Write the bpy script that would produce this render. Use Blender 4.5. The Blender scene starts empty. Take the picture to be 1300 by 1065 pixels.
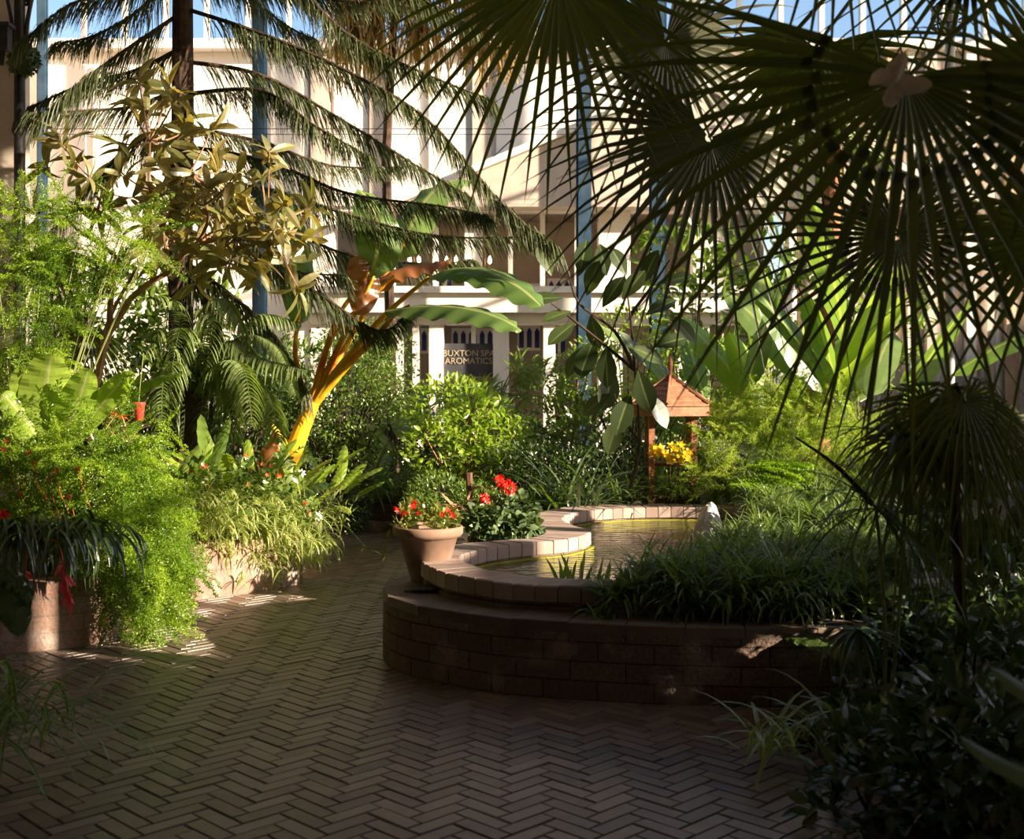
import bpy, math, random
import numpy as np
from mathutils import Vector, Matrix
from math import pi, sin, cos, radians as R_

rs = np.random.RandomState(7)
random.seed(7)
S = bpy.context.scene
COL = S.collection
F = 1500.0; HOR = 495.0; EYE = 1.6

def P(px, py, Y):
    """point at depth Y seen along a direction"""
    return np.array([(px-650)/F*Y, Y, EYE-(py-HOR)/F*Y])

# ------------------------------------------------------------------ mesh building
class B:
    def __init__(s): s.v=[]; s.f=[]; s.uv=[]; s.t=[]; s.m=[]; s.n=0
    def add(s, v, f, uv=None, t=None, m=0):
        v=np.asarray(v,float).reshape(-1,3); f=np.asarray(f,int).reshape(-1,4)
        s.v.append(v); s.f.append(f+s.n); s.n+=len(v)
        s.uv.append(np.zeros((len(v),2)) if uv is None else np.asarray(uv,float).reshape(-1,2))
        if t is None: t=np.full(len(v),.5)
        s.t.append(np.broadcast_to(np.asarray(t,float),(len(v),)).copy())
        s.m.append(np.full(len(f),m,int))
    def box(s, x0,x1,y0,y1,z0,z1,t=.5,m=0):
        v=[(x0,y0,z0),(x1,y0,z0),(x1,y1,z0),(x0,y1,z0),(x0,y0,z1),(x1,y0,z1),(x1,y1,z1),(x0,y1,z1)]
        s.add(v,[(0,3,2,1),(4,5,6,7),(0,1,5,4),(1,2,6,5),(2,3,7,6),(3,0,4,7)],t=t,m=m)
    def tube(s, pts, r, n=6, t=.5, m=0, cap=True):
        pts=np.asarray(pts,float); K=len(pts); r=np.broadcast_to(np.asarray(r,float),(K,))
        tg=np.gradient(pts,axis=0); tg/=np.linalg.norm(tg,axis=1)[:,None]+1e-9
        ref=np.array([0,0,1.]) if abs(tg[0][2])<.9 else np.array([1.,0,0])
        V=[];UV=[]
        for k in range(K):
            a=np.cross(tg[k],ref); a/=np.linalg.norm(a)+1e-9; b=np.cross(tg[k],a); ref=np.cross(a,tg[k])
            for i in range(n):
                th=2*pi*i/n; V.append(pts[k]+r[k]*(cos(th)*a+sin(th)*b)); UV.append((i/n,k/max(K-1,1)))
        Fc=[(k*n+i,k*n+(i+1)%n,(k+1)*n+(i+1)%n,(k+1)*n+i) for k in range(K-1) for i in range(n)]
        if cap:
            V.append(pts[0]);V.append(pts[-1]);UV+= [(0,0),(0,1)]; c0=K*n;c1=c0+1
            for i in range(0,n-1,2):
                Fc.append((c0,(i+2)%n,i+1,i)); o=(K-1)*n; Fc.append((c1,o+i,o+i+1,o+(i+2)%n))
        s.add(V,Fc,UV,t,m)
    def lathe(s, prof, c, n=32, t=.5, m=0):
        c=np.asarray(c,float); V=[];UV=[]
        for k,(r,z) in enumerate(prof):
            for i in range(n): V.append((c[0]+r*cos(2*pi*i/n),c[1]+r*sin(2*pi*i/n),c[2]+z)); UV.append((i/n,k/len(prof)))
        K=len(prof)
        s.add(V,[(k*n+i,k*n+(i+1)%n,(k+1)*n+(i+1)%n,(k+1)*n+i) for k in range(K-1) for i in range(n)],UV,t,m)
    def inst(s, T, pos, rot, scale, t=None, m=0):
        tv,tf,tu=T; pos=np.asarray(pos,float); N=len(pos)
        scale=np.broadcast_to(np.asarray(scale,float),(N,))
        v=np.einsum('nij,kj->nki',rot,tv)*scale[:,None,None]+pos[:,None,:]
        f=tf[None]+np.arange(N)[:,None,None]*len(tv)
        if t is None: t=rs.rand(N)
        s.add(v.reshape(-1,3),f.reshape(-1,4),np.tile(tu,(N,1)),np.repeat(np.broadcast_to(t,(N,)),len(tv)),m)
    def ribbon(s, pts, w, side, t=None, fold=0., up=None, m=0):
        pts=np.asarray(pts,float); N,K,_=pts.shape
        w=np.broadcast_to(np.asarray(w,float),(N,K)); side=np.asarray(side,float)
        if side.ndim==2: side=np.repeat(side[:,None,:],K,1)
        if t is None: t=rs.rand(N)
        if fold==0:
            V=np.stack([pts-side*w[...,None]/2,pts+side*w[...,None]/2],2); c=2
        else:
            if up is None:
                tg=np.gradient(pts,axis=1); up=np.cross(side,tg); up/=np.linalg.norm(up,axis=2)[...,None]+1e-9
                up=up*np.sign(up[...,2:3]+1e-6)
            V=np.stack([pts-side*w[...,None]/2+up*w[...,None]*fold,pts,pts+side*w[...,None]/2+up*w[...,None]*fold],2); c=3
        uv=np.zeros((N,K,c,2)); uv[...,0]=np.linspace(0,1,c); uv[...,1]=np.linspace(0,1,K)[None,:,None]
        f=[]
        for k in range(K-1):
            for j in range(c-1): f.append((k*c+j,k*c+j+1,(k+1)*c+j+1,(k+1)*c+j))
        f=np.array(f)[None]+np.arange(N)[:,None,None]*K*c
        s.add(V.reshape(-1,3),f.reshape(-1,4),uv.reshape(-1,2),np.repeat(np.broadcast_to(t,(N,)),K*c),m)
    def build(s, name, mats, parent=None, loc=(0,0,0), smooth=False):
        if not isinstance(mats,(list,tuple)): mats=[mats]
        v=np.concatenate(s.v); f=np.concatenate(s.f); uv=np.concatenate(s.uv); t=np.concatenate(s.t); mi=np.concatenate(s.m)
        org=np.array(parent['_o'] if parent is not None else loc,float)
        v=v-org
        me=bpy.data.meshes.new(name)
        me.vertices.add(len(v)); me.vertices.foreach_set('co',v.astype(np.float32).ravel())
        keep=np.ones(f.shape,bool); keep[:,3]=f[:,3]!=f[:,2]; dd=f[:,0]==f[:,1]; keep[dd,0]=False; fl=f[keep]; cnt=keep.sum(1)
        me.loops.add(len(fl)); me.loops.foreach_set('vertex_index',fl.astype(np.int32))
        me.polygons.add(len(f)); me.polygons.foreach_set('loop_start',np.concatenate([[0],np.cumsum(cnt)[:-1]]).astype(np.int32))
        me.update(calc_edges=True)
        ul=me.uv_layers.new(name='UVMap'); ul.data.foreach_set('uv',uv[fl].astype(np.float32).ravel())
        a=me.attributes.new('tint','FLOAT','POINT'); a.data.foreach_set('value',t.astype(np.float32))
        for m in mats: me.materials.append(m)
        me.polygons.foreach_set('material_index',mi.astype(np.int32))
        me.polygons.foreach_set('use_smooth',np.full(len(f),bool(smooth)))
        me.validate(); me.update()
        o=bpy.data.objects.new(name,me); COL.objects.link(o)
        if parent is not None: o.parent=parent; o['_o']=list(org)
        else: o.location=org; o['_o']=list(org)
        return o

def tag(o,label,cat,group=None,kind=None):
    o['label']=label; o['category']=cat
    if group: o['group']=group
    if kind: o['kind']=kind
    return o
def struct(o,label=None,cat=None):
    o['kind']='structure'
    if label: o['label']=label
    if cat: o['category']=cat
    return o
def thing(name,label,cat,loc,group=None):
    o=bpy.data.objects.new(name,None); COL.objects.link(o); o.location=loc; o['_o']=[float(x) for x in loc]
    o.empty_display_size=.1
    return tag(o,label,cat,group)

# ------------------------------------------------------------------ materials
def newmat(name):
    m=bpy.data.materials.new(name); m.use_nodes=True; nt=m.node_tree; nt.nodes.clear(); return m,nt
def N(nt,t,**k):
    n=nt.nodes.new(t)
    for a,b in k.items(): setattr(n,a,b)
    return n
def leafmat(name,ca,cb,trans=.45,gloss=.06,rough=.35,stripe=None,rib=None,tcol=(1.25,1.35,.55)):
    m,nt=newmat(name); L=nt.links.new
    at=N(nt,'ShaderNodeAttribute',attribute_name='tint')
    mx=N(nt,'ShaderNodeMix',data_type='RGBA'); mx.inputs[6].default_value=(*ca,1); mx.inputs[7].default_value=(*cb,1); L(at.outputs['Fac'],mx.inputs[0])
    col=mx.outputs[2]
    if stripe or rib:
        uv=N(nt,'ShaderNodeUVMap'); sx=N(nt,'ShaderNodeSeparateXYZ'); L(uv.outputs[0],sx.inputs[0])
        a=N(nt,'ShaderNodeMath',operation='SUBTRACT'); L(sx.outputs[0],a.inputs[0]); a.inputs[1].default_value=.5
        b=N(nt,'ShaderNodeMath',operation='ABSOLUTE'); L(a.outputs[0],b.inputs[0])
        if rib:
            c=N(nt,'ShaderNodeMath',operation='LESS_THAN'); L(b.outputs[0],c.inputs[0]); c.inputs[1].default_value=.05
        else:
            c=N(nt,'ShaderNodeMath',operation='GREATER_THAN'); L(b.outputs[0],c.inputs[0]); c.inputs[1].default_value=.3
        m2=N(nt,'ShaderNodeMix',data_type='RGBA'); L(c.outputs[0],m2.inputs[0]); L(col,m2.inputs[6]); m2.inputs[7].default_value=(*(stripe or rib),1); col=m2.outputs[2]
    tc=N(nt,'ShaderNodeMix',data_type='RGBA',blend_type='MULTIPLY'); tc.inputs[0].default_value=1; L(col,tc.inputs[6]); tc.inputs[7].default_value=(*tcol,1)
    d=N(nt,'ShaderNodeBsdfDiffuse'); L(col,d.inputs[0]); tr=N(nt,'ShaderNodeBsdfTranslucent'); L(tc.outputs[2],tr.inputs[0])
    s=N(nt,'ShaderNodeMixShader'); s.inputs[0].default_value=trans; L(d.outputs[0],s.inputs[1]); L(tr.outputs[0],s.inputs[2])
    g=N(nt,'ShaderNodeBsdfGlossy'); g.inputs['Roughness'].default_value=rough; g.inputs[0].default_value=(.9,.9,.9,1)
    s2=N(nt,'ShaderNodeMixShader'); s2.inputs[0].default_value=gloss; L(s.outputs[0],s2.inputs[1]); L(g.outputs[0],s2.inputs[2])
    o=N(nt,'ShaderNodeOutputMaterial'); L(s2.outputs[0],o.inputs[0]); return m
def solid(name,ca,cb=None,rough=.7,scale=8,bump=.0,metal=0,spec=.3,usetint=False,detail=5):
    m,nt=newmat(name); L=nt.links.new
    p=N(nt,'ShaderNodeBsdfPrincipled'); p.inputs['Roughness'].default_value=rough; p.inputs['Metallic'].default_value=metal; p.inputs['Specular IOR Level'].default_value=spec
    o=N(nt,'ShaderNodeOutputMaterial'); L(p.outputs[0],o.inputs[0])
    tc=N(nt,'ShaderNodeTexCoord'); no=N(nt,'ShaderNodeTexNoise'); no.inputs['Scale'].default_value=scale; no.inputs['Detail'].default_value=detail; L(tc.outputs['Object'],no.inputs[0])
    mx=N(nt,'ShaderNodeMix',data_type='RGBA'); mx.inputs[6].default_value=(*ca,1); mx.inputs[7].default_value=(*(cb or ca),1)
    if usetint:
        at=N(nt,'ShaderNodeAttribute',attribute_name='tint'); ad=N(nt,'ShaderNodeMath',operation='MULTIPLY_ADD'); L(no.outputs[0],ad.inputs[0]); ad.inputs[1].default_value=1.2; 
        ad2=N(nt,'ShaderNodeMath',operation='SUBTRACT'); L(at.outputs['Fac'],ad2.inputs[0]); ad2.inputs[1].default_value=.6; L(ad2.outputs[0],ad.inputs[2]); ad.use_clamp=True
        L(ad.outputs[0],mx.inputs[0])
    else:
        mr=N(nt,'ShaderNodeMapRange'); mr.inputs[1].default_value=.35; mr.inputs[2].default_value=.65; L(no.outputs[0],mr.inputs[0]); L(mr.outputs[0],mx.inputs[0])
    L(mx.outputs[2],p.inputs['Base Color'])
    if bump:
        bp=N(nt,'ShaderNodeBump'); bp.inputs['Strength'].default_value=bump; bp.inputs['Distance'].default_value=.02; L(no.outputs[0],bp.inputs['Height']); L(bp.outputs[0],p.inputs['Normal'])
    return m
def brickmat(name,ca,cb,mortar,bw=.44,bh=.1,rough=.9,bump=.6,stain=(.5,.42,.36)):
    m,nt=newmat(name); L=nt.links.new
    p=N(nt,'ShaderNodeBsdfPrincipled'); p.inputs['Roughness'].default_value=rough; p.inputs['Specular IOR Level'].default_value=.15
    o=N(nt,'ShaderNodeOutputMaterial'); L(p.outputs[0],o.inputs[0])
    uv=N(nt,'ShaderNodeUVMap'); br=N(nt,'ShaderNodeTexBrick'); L(uv.outputs[0],br.inputs[0])
    br.inputs['Scale'].default_value=1; br.inputs['Brick Width'].default_value=bw; br.inputs['Row Height'].default_value=bh; br.inputs['Mortar Size'].default_value=.005
    br.inputs['Color1'].default_value=(*ca,1); br.inputs['Color2'].default_value=(*cb,1); br.inputs['Mortar'].default_value=(*mortar,1)
    tc=N(nt,'ShaderNodeTexCoord'); no=N(nt,'ShaderNodeTexNoise'); no.inputs['Scale'].default_value=55; no.inputs['Detail'].default_value=6; L(tc.outputs['Object'],no.inputs[0])
    n2=N(nt,'ShaderNodeTexNoise'); n2.inputs['Scale'].default_value=3.5; n2.inputs['Detail'].default_value=6; L(tc.outputs['Object'],n2.inputs[0])
    mr=N(nt,'ShaderNodeMapRange'); mr.inputs[1].default_value=.52; mr.inputs[2].default_value=.72; mr.inputs[4].default_value=.7; L(n2.outputs[0],mr.inputs[0])
    mx=N(nt,'ShaderNodeMix',data_type='RGBA'); L(mr.outputs[0],mx.inputs[0]); L(br.outputs[0],mx.inputs[6]); mx.inputs[7].default_value=(*stain,1)
    mg=N(nt,'ShaderNodeMix',data_type='RGBA',blend_type='MULTIPLY'); mg.inputs[0].default_value=.6; L(mx.outputs[2],mg.inputs[6]); L(no.outputs[0],mg.inputs[7])
    sc=N(nt,'ShaderNodeMix',data_type='RGBA',blend_type='MULTIPLY'); sc.inputs[0].default_value=1; L(mg.outputs[2],sc.inputs[6]); sc.inputs[7].default_value=(1.3,1.3,1.3,1)
    L(sc.outputs[2],p.inputs['Base Color'])
    ad=N(nt,'ShaderNodeMath',operation='MULTIPLY_ADD'); L(br.outputs[1],ad.inputs[0]); ad.inputs[1].default_value=-1.2; L(no.outputs[0],ad.inputs[2])
    bp=N(nt,'ShaderNodeBump'); bp.inputs['Strength'].default_value=bump; bp.inputs['Distance'].default_value=.012; L(ad.outputs[0],bp.inputs['Height']); L(bp.outputs[0],p.inputs['Normal'])
    return m
def emit(name,c,s):
    m,nt=newmat(name); e=N(nt,'ShaderNodeEmission'); e.inputs[0].default_value=(*c,1); e.inputs[1].default_value=s; o=N(nt,'ShaderNodeOutputMaterial'); nt.links.new(e.outputs[0],o.inputs[0]); return m
def glassmat(name,tint=(.9,.95,1)):
    m,nt=newmat(name); L=nt.links.new
    t=N(nt,'ShaderNodeBsdfTransparent'); t.inputs[0].default_value=(*tint,1); g=N(nt,'ShaderNodeBsdfGlossy'); g.inputs['Roughness'].default_value=.02
    fr=N(nt,'ShaderNodeFresnel'); fr.inputs[0].default_value=1.35; s=N(nt,'ShaderNodeMixShader'); L(fr.outputs[0],s.inputs[0]); L(t.outputs[0],s.inputs[1]); L(g.outputs[0],s.inputs[2])
    o=N(nt,'ShaderNodeOutputMaterial'); L(s.outputs[0],o.inputs[0]); return m
def watermat():
    m,nt=newmat('pond_water'); L=nt.links.new
    p=N(nt,'ShaderNodeBsdfPrincipled'); p.inputs['Base Color'].default_value=(.012,.016,.006,1); p.inputs['Roughness'].default_value=.03; p.inputs['Specular IOR Level'].default_value=1.0; p.inputs['IOR'].default_value=1.5
    tc=N(nt,'ShaderNodeTexCoord'); mp=N(nt,'ShaderNodeMapping'); mp.inputs['Scale'].default_value=(1.5,6,1); L(tc.outputs['Object'],mp.inputs[0])
    no=N(nt,'ShaderNodeTexNoise'); no.inputs['Scale'].default_value=2.6; no.inputs['Detail'].default_value=2; L(mp.outputs[0],no.inputs[0])
    bp=N(nt,'ShaderNodeBump'); bp.inputs['Strength'].default_value=.6; bp.inputs['Distance'].default_value=.05; L(no.outputs[0],bp.inputs['Height']); L(bp.outputs[0],p.inputs['Normal'])
    o=N(nt,'ShaderNodeOutputMaterial'); L(p.outputs[0],o.inputs[0]); return m

M={}
M['aspar']=leafmat('asparagus_leaf',(.10,.20,.015),(.30,.42,.03),.42,.03)
M['aspar_d']=leafmat('asparagus_leaf_dark',(.11,.20,.02),(.22,.32,.035),.45,.03)
M['shrub']=leafmat('shrub_leaf',(.15,.17,.05),(.33,.28,.11),.45,.09,.4,tcol=(1.4,1.2,.45))
M['conifer']=leafmat('conifer_needles',(.04,.055,.025),(.105,.125,.042),.3,.03,.5)
M['fernl']=leafmat('fern_leaf',(.13,.19,.06),(.24,.30,.10),.4,.04,.5)
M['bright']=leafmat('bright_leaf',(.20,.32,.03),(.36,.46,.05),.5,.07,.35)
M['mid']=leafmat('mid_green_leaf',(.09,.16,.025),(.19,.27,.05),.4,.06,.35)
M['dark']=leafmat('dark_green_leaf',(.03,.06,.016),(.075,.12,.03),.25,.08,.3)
M['rubber']=leafmat('rubber_plant_leaf',(.035,.06,.02),(.07,.10,.03),.25,.06,.38,rib=(.14,.18,.06))
M['banana']=leafmat('banana_leaf',(.11,.20,.05),(.19,.28,.08),.45,.06,.35,rib=(.35,.40,.15))
M['bananab']=leafmat('banana_leaf_bright',(.24,.38,.04),(.34,.46,.07),.5,.06,.35,rib=(.45,.5,.18))
M['redleaf']=leafmat('banana_leaf_red',(.32,.07,.03),(.30,.14,.05),.5,.06,.35)
M['spider']=leafmat('spider_leaf',(.20,.31,.05),(.36,.42,.10),.5,.05,.35,stripe=(.62,.62,.30))
M['spiderd']=leafmat('grassy_leaf_green',(.09,.16,.035),(.19,.27,.07),.38,.07,.3,stripe=(.25,.33,.11))
M['palm']=leafmat('fan_palm_leaf',(.06,.08,.018),(.11,.13,.03),.4,.05,.4,tcol=(1.4,1.3,.4))
M['palmg']=leafmat('fan_palm_leaf_grey',(.07,.075,.045),(.10,.10,.06),.2,.06,.45)
M['red']=leafmat('red_petals',(.75,.02,.01),(.85,.05,.02),.3,.05,.4,tcol=(1.2,.6,.5))
M['orange']=leafmat('orange_petals',(.75,.16,.04),(.85,.28,.10),.35,.05,.4,tcol=(1.2,.7,.5))
M['pink']=leafmat('pink_bracts',(.75,.10,.12),(.85,.20,.20),.4,.05,.4,tcol=(1.2,.7,.7))
M['yellow']=leafmat('yellow_petals',(.90,.62,.01),(.95,.72,.03),.35,.04,.4,tcol=(1.1,1,.5))
M['white']=leafmat('white_petals',(.85,.85,.8),(.9,.9,.85),.35,.05,.4,tcol=(1,1,1))
M['bark']=solid('brown_bark',(.035,.022,.016),(.085,.05,.033),.9,14,.5)
M['stem']=solid('orange_brown_stem',(.24,.13,.07),(.36,.21,.12),.8,18,.3)
M['gstem']=solid('green_stem',(.13,.17,.05),(.20,.22,.07),.6,10)
M['petiole']=solid('orange_petiole',(.62,.13,.01),(.72,.42,.02),.45,5,0,0,.4)
M['petioley']=solid('yellow_petiole',(.75,.50,.02),(.70,.33,.02),.45,5,0,0,.4)
M['soil']=solid('dark_soil',(.025,.017,.011),(.05,.034,.022),1,12,.8)
M['paver']=solid('brick_paver',(.13,.092,.072),(.25,.185,.148),.42,9,.12,0,.5,usetint=True)
M['joint']=solid('paving_joint',(.010,.008,.006),(.018,.013,.010),1,20)
M['brick']=brickmat('split_face_brick',(.17,.115,.088),(.22,.155,.12),(.085,.06,.046),.29,.1,bump=1.)
M['brickl']=brickmat('weathered_brick',(.28,.17,.13),(.36,.235,.185),(.24,.19,.16),.30,.105,stain=(.62,.52,.46))
M['coping']=solid('coping_stone',(.27,.19,.16),(.42,.32,.28),.75,7,.25,0,.3,usetint=True)
M['plinthtop']=solid('plinth_capping_brick',(.12,.085,.068),(.19,.14,.115),.7,9,.3,0,.35,usetint=True)
M['terra']=solid('terracotta',(.22,.135,.095),(.31,.20,.145),.8,6,.15)
M['algae']=solid('algae_ledge',(.38,.33,.03),(.22,.22,.03),.6,10,.3)
M['wood']=solid('stained_wood',(.26,.11,.055),(.38,.18,.10),.6,16,.25)
M['wooddark']=solid('dark_wood',(.09,.045,.03),(.14,.07,.04),.6,16,.25)
M['stone']=solid('pale_stone_paint',(.80,.74,.66),(.86,.80,.72),.8,3,.05)
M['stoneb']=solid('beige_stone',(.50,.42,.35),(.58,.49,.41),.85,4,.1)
M['stonet']=solid('tan_panel',(.42,.31,.20),(.52,.40,.27),.8,4)
M['room']=solid('shop_interior_plaster',(.34,.26,.20),(.42,.33,.26),.9,2)
M['iron']=solid('black_iron',(.012,.012,.013),(.03,.028,.027),.5,20,.2,0,.5)
M['bluesteel']=solid('blue_painted_steel',(.02,.05,.085),(.04,.075,.12),.5,6)
M['greysteel']=solid('grey_painted_steel',(.30,.30,.31),(.38,.37,.37),.5,6)
M['signp']=solid('dark_sign_panel',(.05,.05,.055),(.07,.07,.075),.6,5)
M['signt']=solid('tan_letters',(.45,.36,.25),(.50,.40,.28),.6,5)
M['bluep']=solid('blue_stained_glass',(.03,.03,.14),(.06,.07,.25),.2,8)
M['glass']=glassmat('window_glass')
M['water']=watermat()
M['rock']=solid('pale_quartz_rock',(.62,.58,.60),(.78,.74,.76),.7,9,.8)
M['cardw']=solid('cream_butterfly_wood',(.80,.66,.50),(.86,.72,.55),.8,10)
M['redpl']=solid('red_pot_glaze',(.62,.04,.04),(.70,.08,.06),.35,8,0,0,.5)
M['bulb']=emit('warm_lamp_glow',(1,.72,.42),9)
M['brass']=solid('dull_brass',(.25,.17,.08),(.3,.2,.1),.4,8,0,.6)

M['goldn']=leafmat('golden_needles',(.28,.17,.06),(.40,.27,.09),.4,.03)
M['bill']=leafmat('strap_leaf_dark',(.05,.09,.035),(.11,.16,.06),.25,.12,.3)
M['begl']=leafmat('begonia_leaf',(.16,.24,.04),(.28,.22,.06),.45,.06)
M['gera']=leafmat('geranium_leaf',(.07,.12,.045),(.14,.20,.08),.3,.05,.45)
M['reed']=leafmat('reed_blade',(.14,.24,.05),(.24,.33,.08),.4,.07)
M['aspar_b']=leafmat('feathery_bush_leaf',(.24,.36,.04),(.42,.48,.09),.45,.03)
M['lime']=leafmat('lime_foxtail_leaf',(.16,.28,.015),(.26,.38,.03),.5,.03)
M['spider2']=leafmat('spider_leaf_green',(.20,.30,.07),(.32,.40,.12),.45,.07,.3,stripe=(.45,.50,.22))
M['agave']=leafmat('agave_leaf',(.09,.15,.07),(.13,.20,.09),.2,.08,.4)
M['rtrunk']=solid('reddish_trunk',(.30,.13,.07),(.42,.20,.11),.9,10,.4)

# ------------------------------------------------------------------ generators
def norm(a): return a/(np.linalg.norm(a,axis=-1,keepdims=True)+1e-9)
def frames(d,up):
    d=norm(d); s=norm(np.cross(d,up)); n=np.cross(s,d); return np.stack([s,d,n],-1)
def leaf_t(w=.4,K=5,fold=.12,curl=.25,pk=.45,cross=3):
    y=np.linspace(0,1,K+1); prof=np.sin(pi*np.clip(y,0,1)**(math.log(.5)/math.log(pk)))**.8; prof[0]=.06; prof[-1]=.0
    V=[];U=[]
    xs=np.linspace(-.5,.5,cross)
    for k in range(K+1):
        for x in xs: V.append((x*w*prof[k],y[k]-curl*.15*y[k]**2,abs(x)*2*fold*w*prof[k]-curl*y[k]**2)); U.append((x+.5,y[k]))
    Fc=[(k*cross+j,k*cross+j+1,(k+1)*cross+j+1,(k+1)*cross+j) for k in range(K) for j in range(cross-1)]
    return np.array(V,float),np.array(Fc),np.array(U)
T_leaf=leaf_t(.36,5,.10,.22,.45); T_small=leaf_t(.5,2,.15,.15,.5); T_oval=leaf_t(.5,6,.06,.12,.55); T_nar=leaf_t(.16,4,.1,.3,.4); T_med=leaf_t(.42,3,.12,.2,.45); T_heart=leaf_t(.8,5,.08,.25,.35); T_lea=leaf_t(.27,5,.10,.35,.5); T_pet=leaf_t(.6,2,.1,.2,.55)
def plume_t(nb=20,m=5,seed=1,wid=.26,q=.042):
    r=np.random.RandomState(seed); V=[];Fc=[];U=[]
    def quad(c,d,l,w):
        d=d/(np.linalg.norm(d)+1e-9); s=np.cross(d,r.randn(3)); s/=np.linalg.norm(s)+1e-9
        n=len(V); V.extend([c,c+d*l*.5-s*w/2,c+d*l,c+d*l*.5+s*w/2]); Fc.append((n,n+1,n+2,n+3)); U.extend([(0,0),(0,.5),(.5,1),(1,.5)])
    rach=[]
    for i in range(nb):
        y=(i+1)/nb; base=np.array([0,y-.05*y*y,-.25*y*y]); rach.append(base)
        for sg in (-1,1):
            L=wid*(1-y**2)*(.6+.5*r.rand())+.03; d=np.array([sg,.55+r.rand()*.3,.5*r.randn()*.6]); d/=np.linalg.norm(d)
            for j in range(m):
                c=base+d*L*(j+1)/m+np.array([0,0,-.15*(L*(j+1)/m)])
                for q2 in range(2): quad(c,d+.9*r.randn(3),q*(.7+.6*r.rand()),q*.42)
    for i in range(nb-1):
        a,b=rach[i],rach[i+1]; n=len(V); V.extend([a+[.004,0,0],a-[.004,0,0],b-[.004,0,0],b+[.004,0,0]]); Fc.append((n,n+1,n+2,n+3)); U.extend([(0,0)]*4)
    return np.array(V,float),np.array(Fc),np.array(U)
T_pl=[plume_t(seed=i) for i in range(4)]
T_fox=[plume_t(nb=34,m=3,seed=20+i,wid=.10,q=.045) for i in range(2)]

def arch(base,az,el,length,droop,K=6):
    N_=len(base); pts=np.zeros((N_,K,3)); pts[:,0]=base
    for k in range(1,K):
        s=(k-.5)/(K-1); e=el-droop*s; st=length/(K-1)
        pts[:,k]=pts[:,k-1]+np.stack([np.cos(e)*np.cos(az),np.cos(e)*np.sin(az),np.sin(e)],-1)*st[:,None]
    side=np.stack([-np.sin(az),np.cos(az),np.zeros(N_)],-1); return pts,side
def U(a,b,n): return rs.uniform(a,b,n)
def clump(b,c,n,L,w,el=(.5,1.5),droop=(.8,2.4),spread=.05,K=7,fold=.12,m=0,prof=None,az=None):
    c=np.asarray(c,float); base=c+rs.randn(n,3)*spread*[1,1,.1]
    a=U(0,2*pi,n) if az is None else U(az[0],az[1],n)
    pts,side=arch(base,a,U(*el,n),L*U(.65,1.1,n),U(*droop,n),K)
    s=np.linspace(0,1,K); pr=prof if prof is not None else np.minimum(1,(1-s)*2.2)*np.minimum(1,.45+s*2)
    b.ribbon(pts,w*U(.7,1.1,n)[:,None]*pr[None],side,fold=fold,m=m)
def dirs(n,zb=0.): 
    d=rs.randn(n,3); d=norm(d); d[:,2]+=zb; return norm(d)
def bush_leaves(b,c,rad,n,T,size,m=0,zb=.3,shell=.55,jit=.7):
    c=np.asarray(c,float); d=dirs(n); r=U(shell,1,n)**.6
    pos=c+d*r[:,None]*np.asarray(rad); ld=norm(d*.8+rs.randn(n,3)*jit+[0,0,zb]); up=norm(rs.randn(n,3)*.5+[0,0,1])
    b.inst(T,pos,frames(ld,up),size*U(.6,1.2,n),m=m)
def bez(a,b_,c,n=8):
    t=np.linspace(0,1,n)[:,None]; return (1-t)**2*np.asarray(a)+2*t*(1-t)*np.asarray(b_)+t*t*np.asarray(c)
def stems(b,base,tips,r=.012,sag=.15,hub=None,m=0):
    base=np.asarray(base,float)
    for tp in tips:
        tp=np.asarray(tp,float); mid=(base+tp)/2+np.array([rs.randn()*.05,rs.randn()*.05,sag*np.linalg.norm(tp-base)*.5])
        b.tube(bez(base,mid,tp,7),np.linspace(r,r*.4,7),5,t=rs.rand(),m=m,cap=False)
def bush(name,label,cat,base,blobs,T,size,mat,n,stemmat=None,group=None,zb=.3,sr=.012,jit=.7,shell=.5):
    """shrub standing at base; blobs = list of (centre, radii)"""
    t=thing(name,label,cat,base,group)
    lb=B(); sb=B(); tot=sum(np.prod(np.broadcast_to(r,3))**(2/3) for c,r in blobs)
    for c,r in blobs:
        r=np.broadcast_to(np.asarray(r,float),3); k=int(n*np.prod(r)**(2/3)/tot)
        bush_leaves(lb,c,r,k,T,size,zb=zb,shell=shell,jit=jit)
        tips=[np.asarray(c)+dirs(1)[0]*r*.75 for _ in range(5)]; stems(sb,base,tips,sr)
    lb.build('foliage',mat,t); sb.build('stems',stemmat or M['bark'],t); return t
def plumes(b,c,rad,n,size,dirbias,T=None,jit=.7,m=0):
    c=np.asarray(c,float); T=T or T_pl
    for i,tt in enumerate(T):
        k=max(1,n//len(T)); d=dirs(k); pos=c+d*U(.2,1,k)[:,None]*np.broadcast_to(rad,3)
        ld=norm(d*.6+np.asarray(dirbias)+rs.randn(k,3)*jit*.6); up=norm(rs.randn(k,3)*.4+[0,0,1])
        b.inst(tt,pos,frames(ld,up),size*U(.6,1.15,k),m=m)
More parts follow.
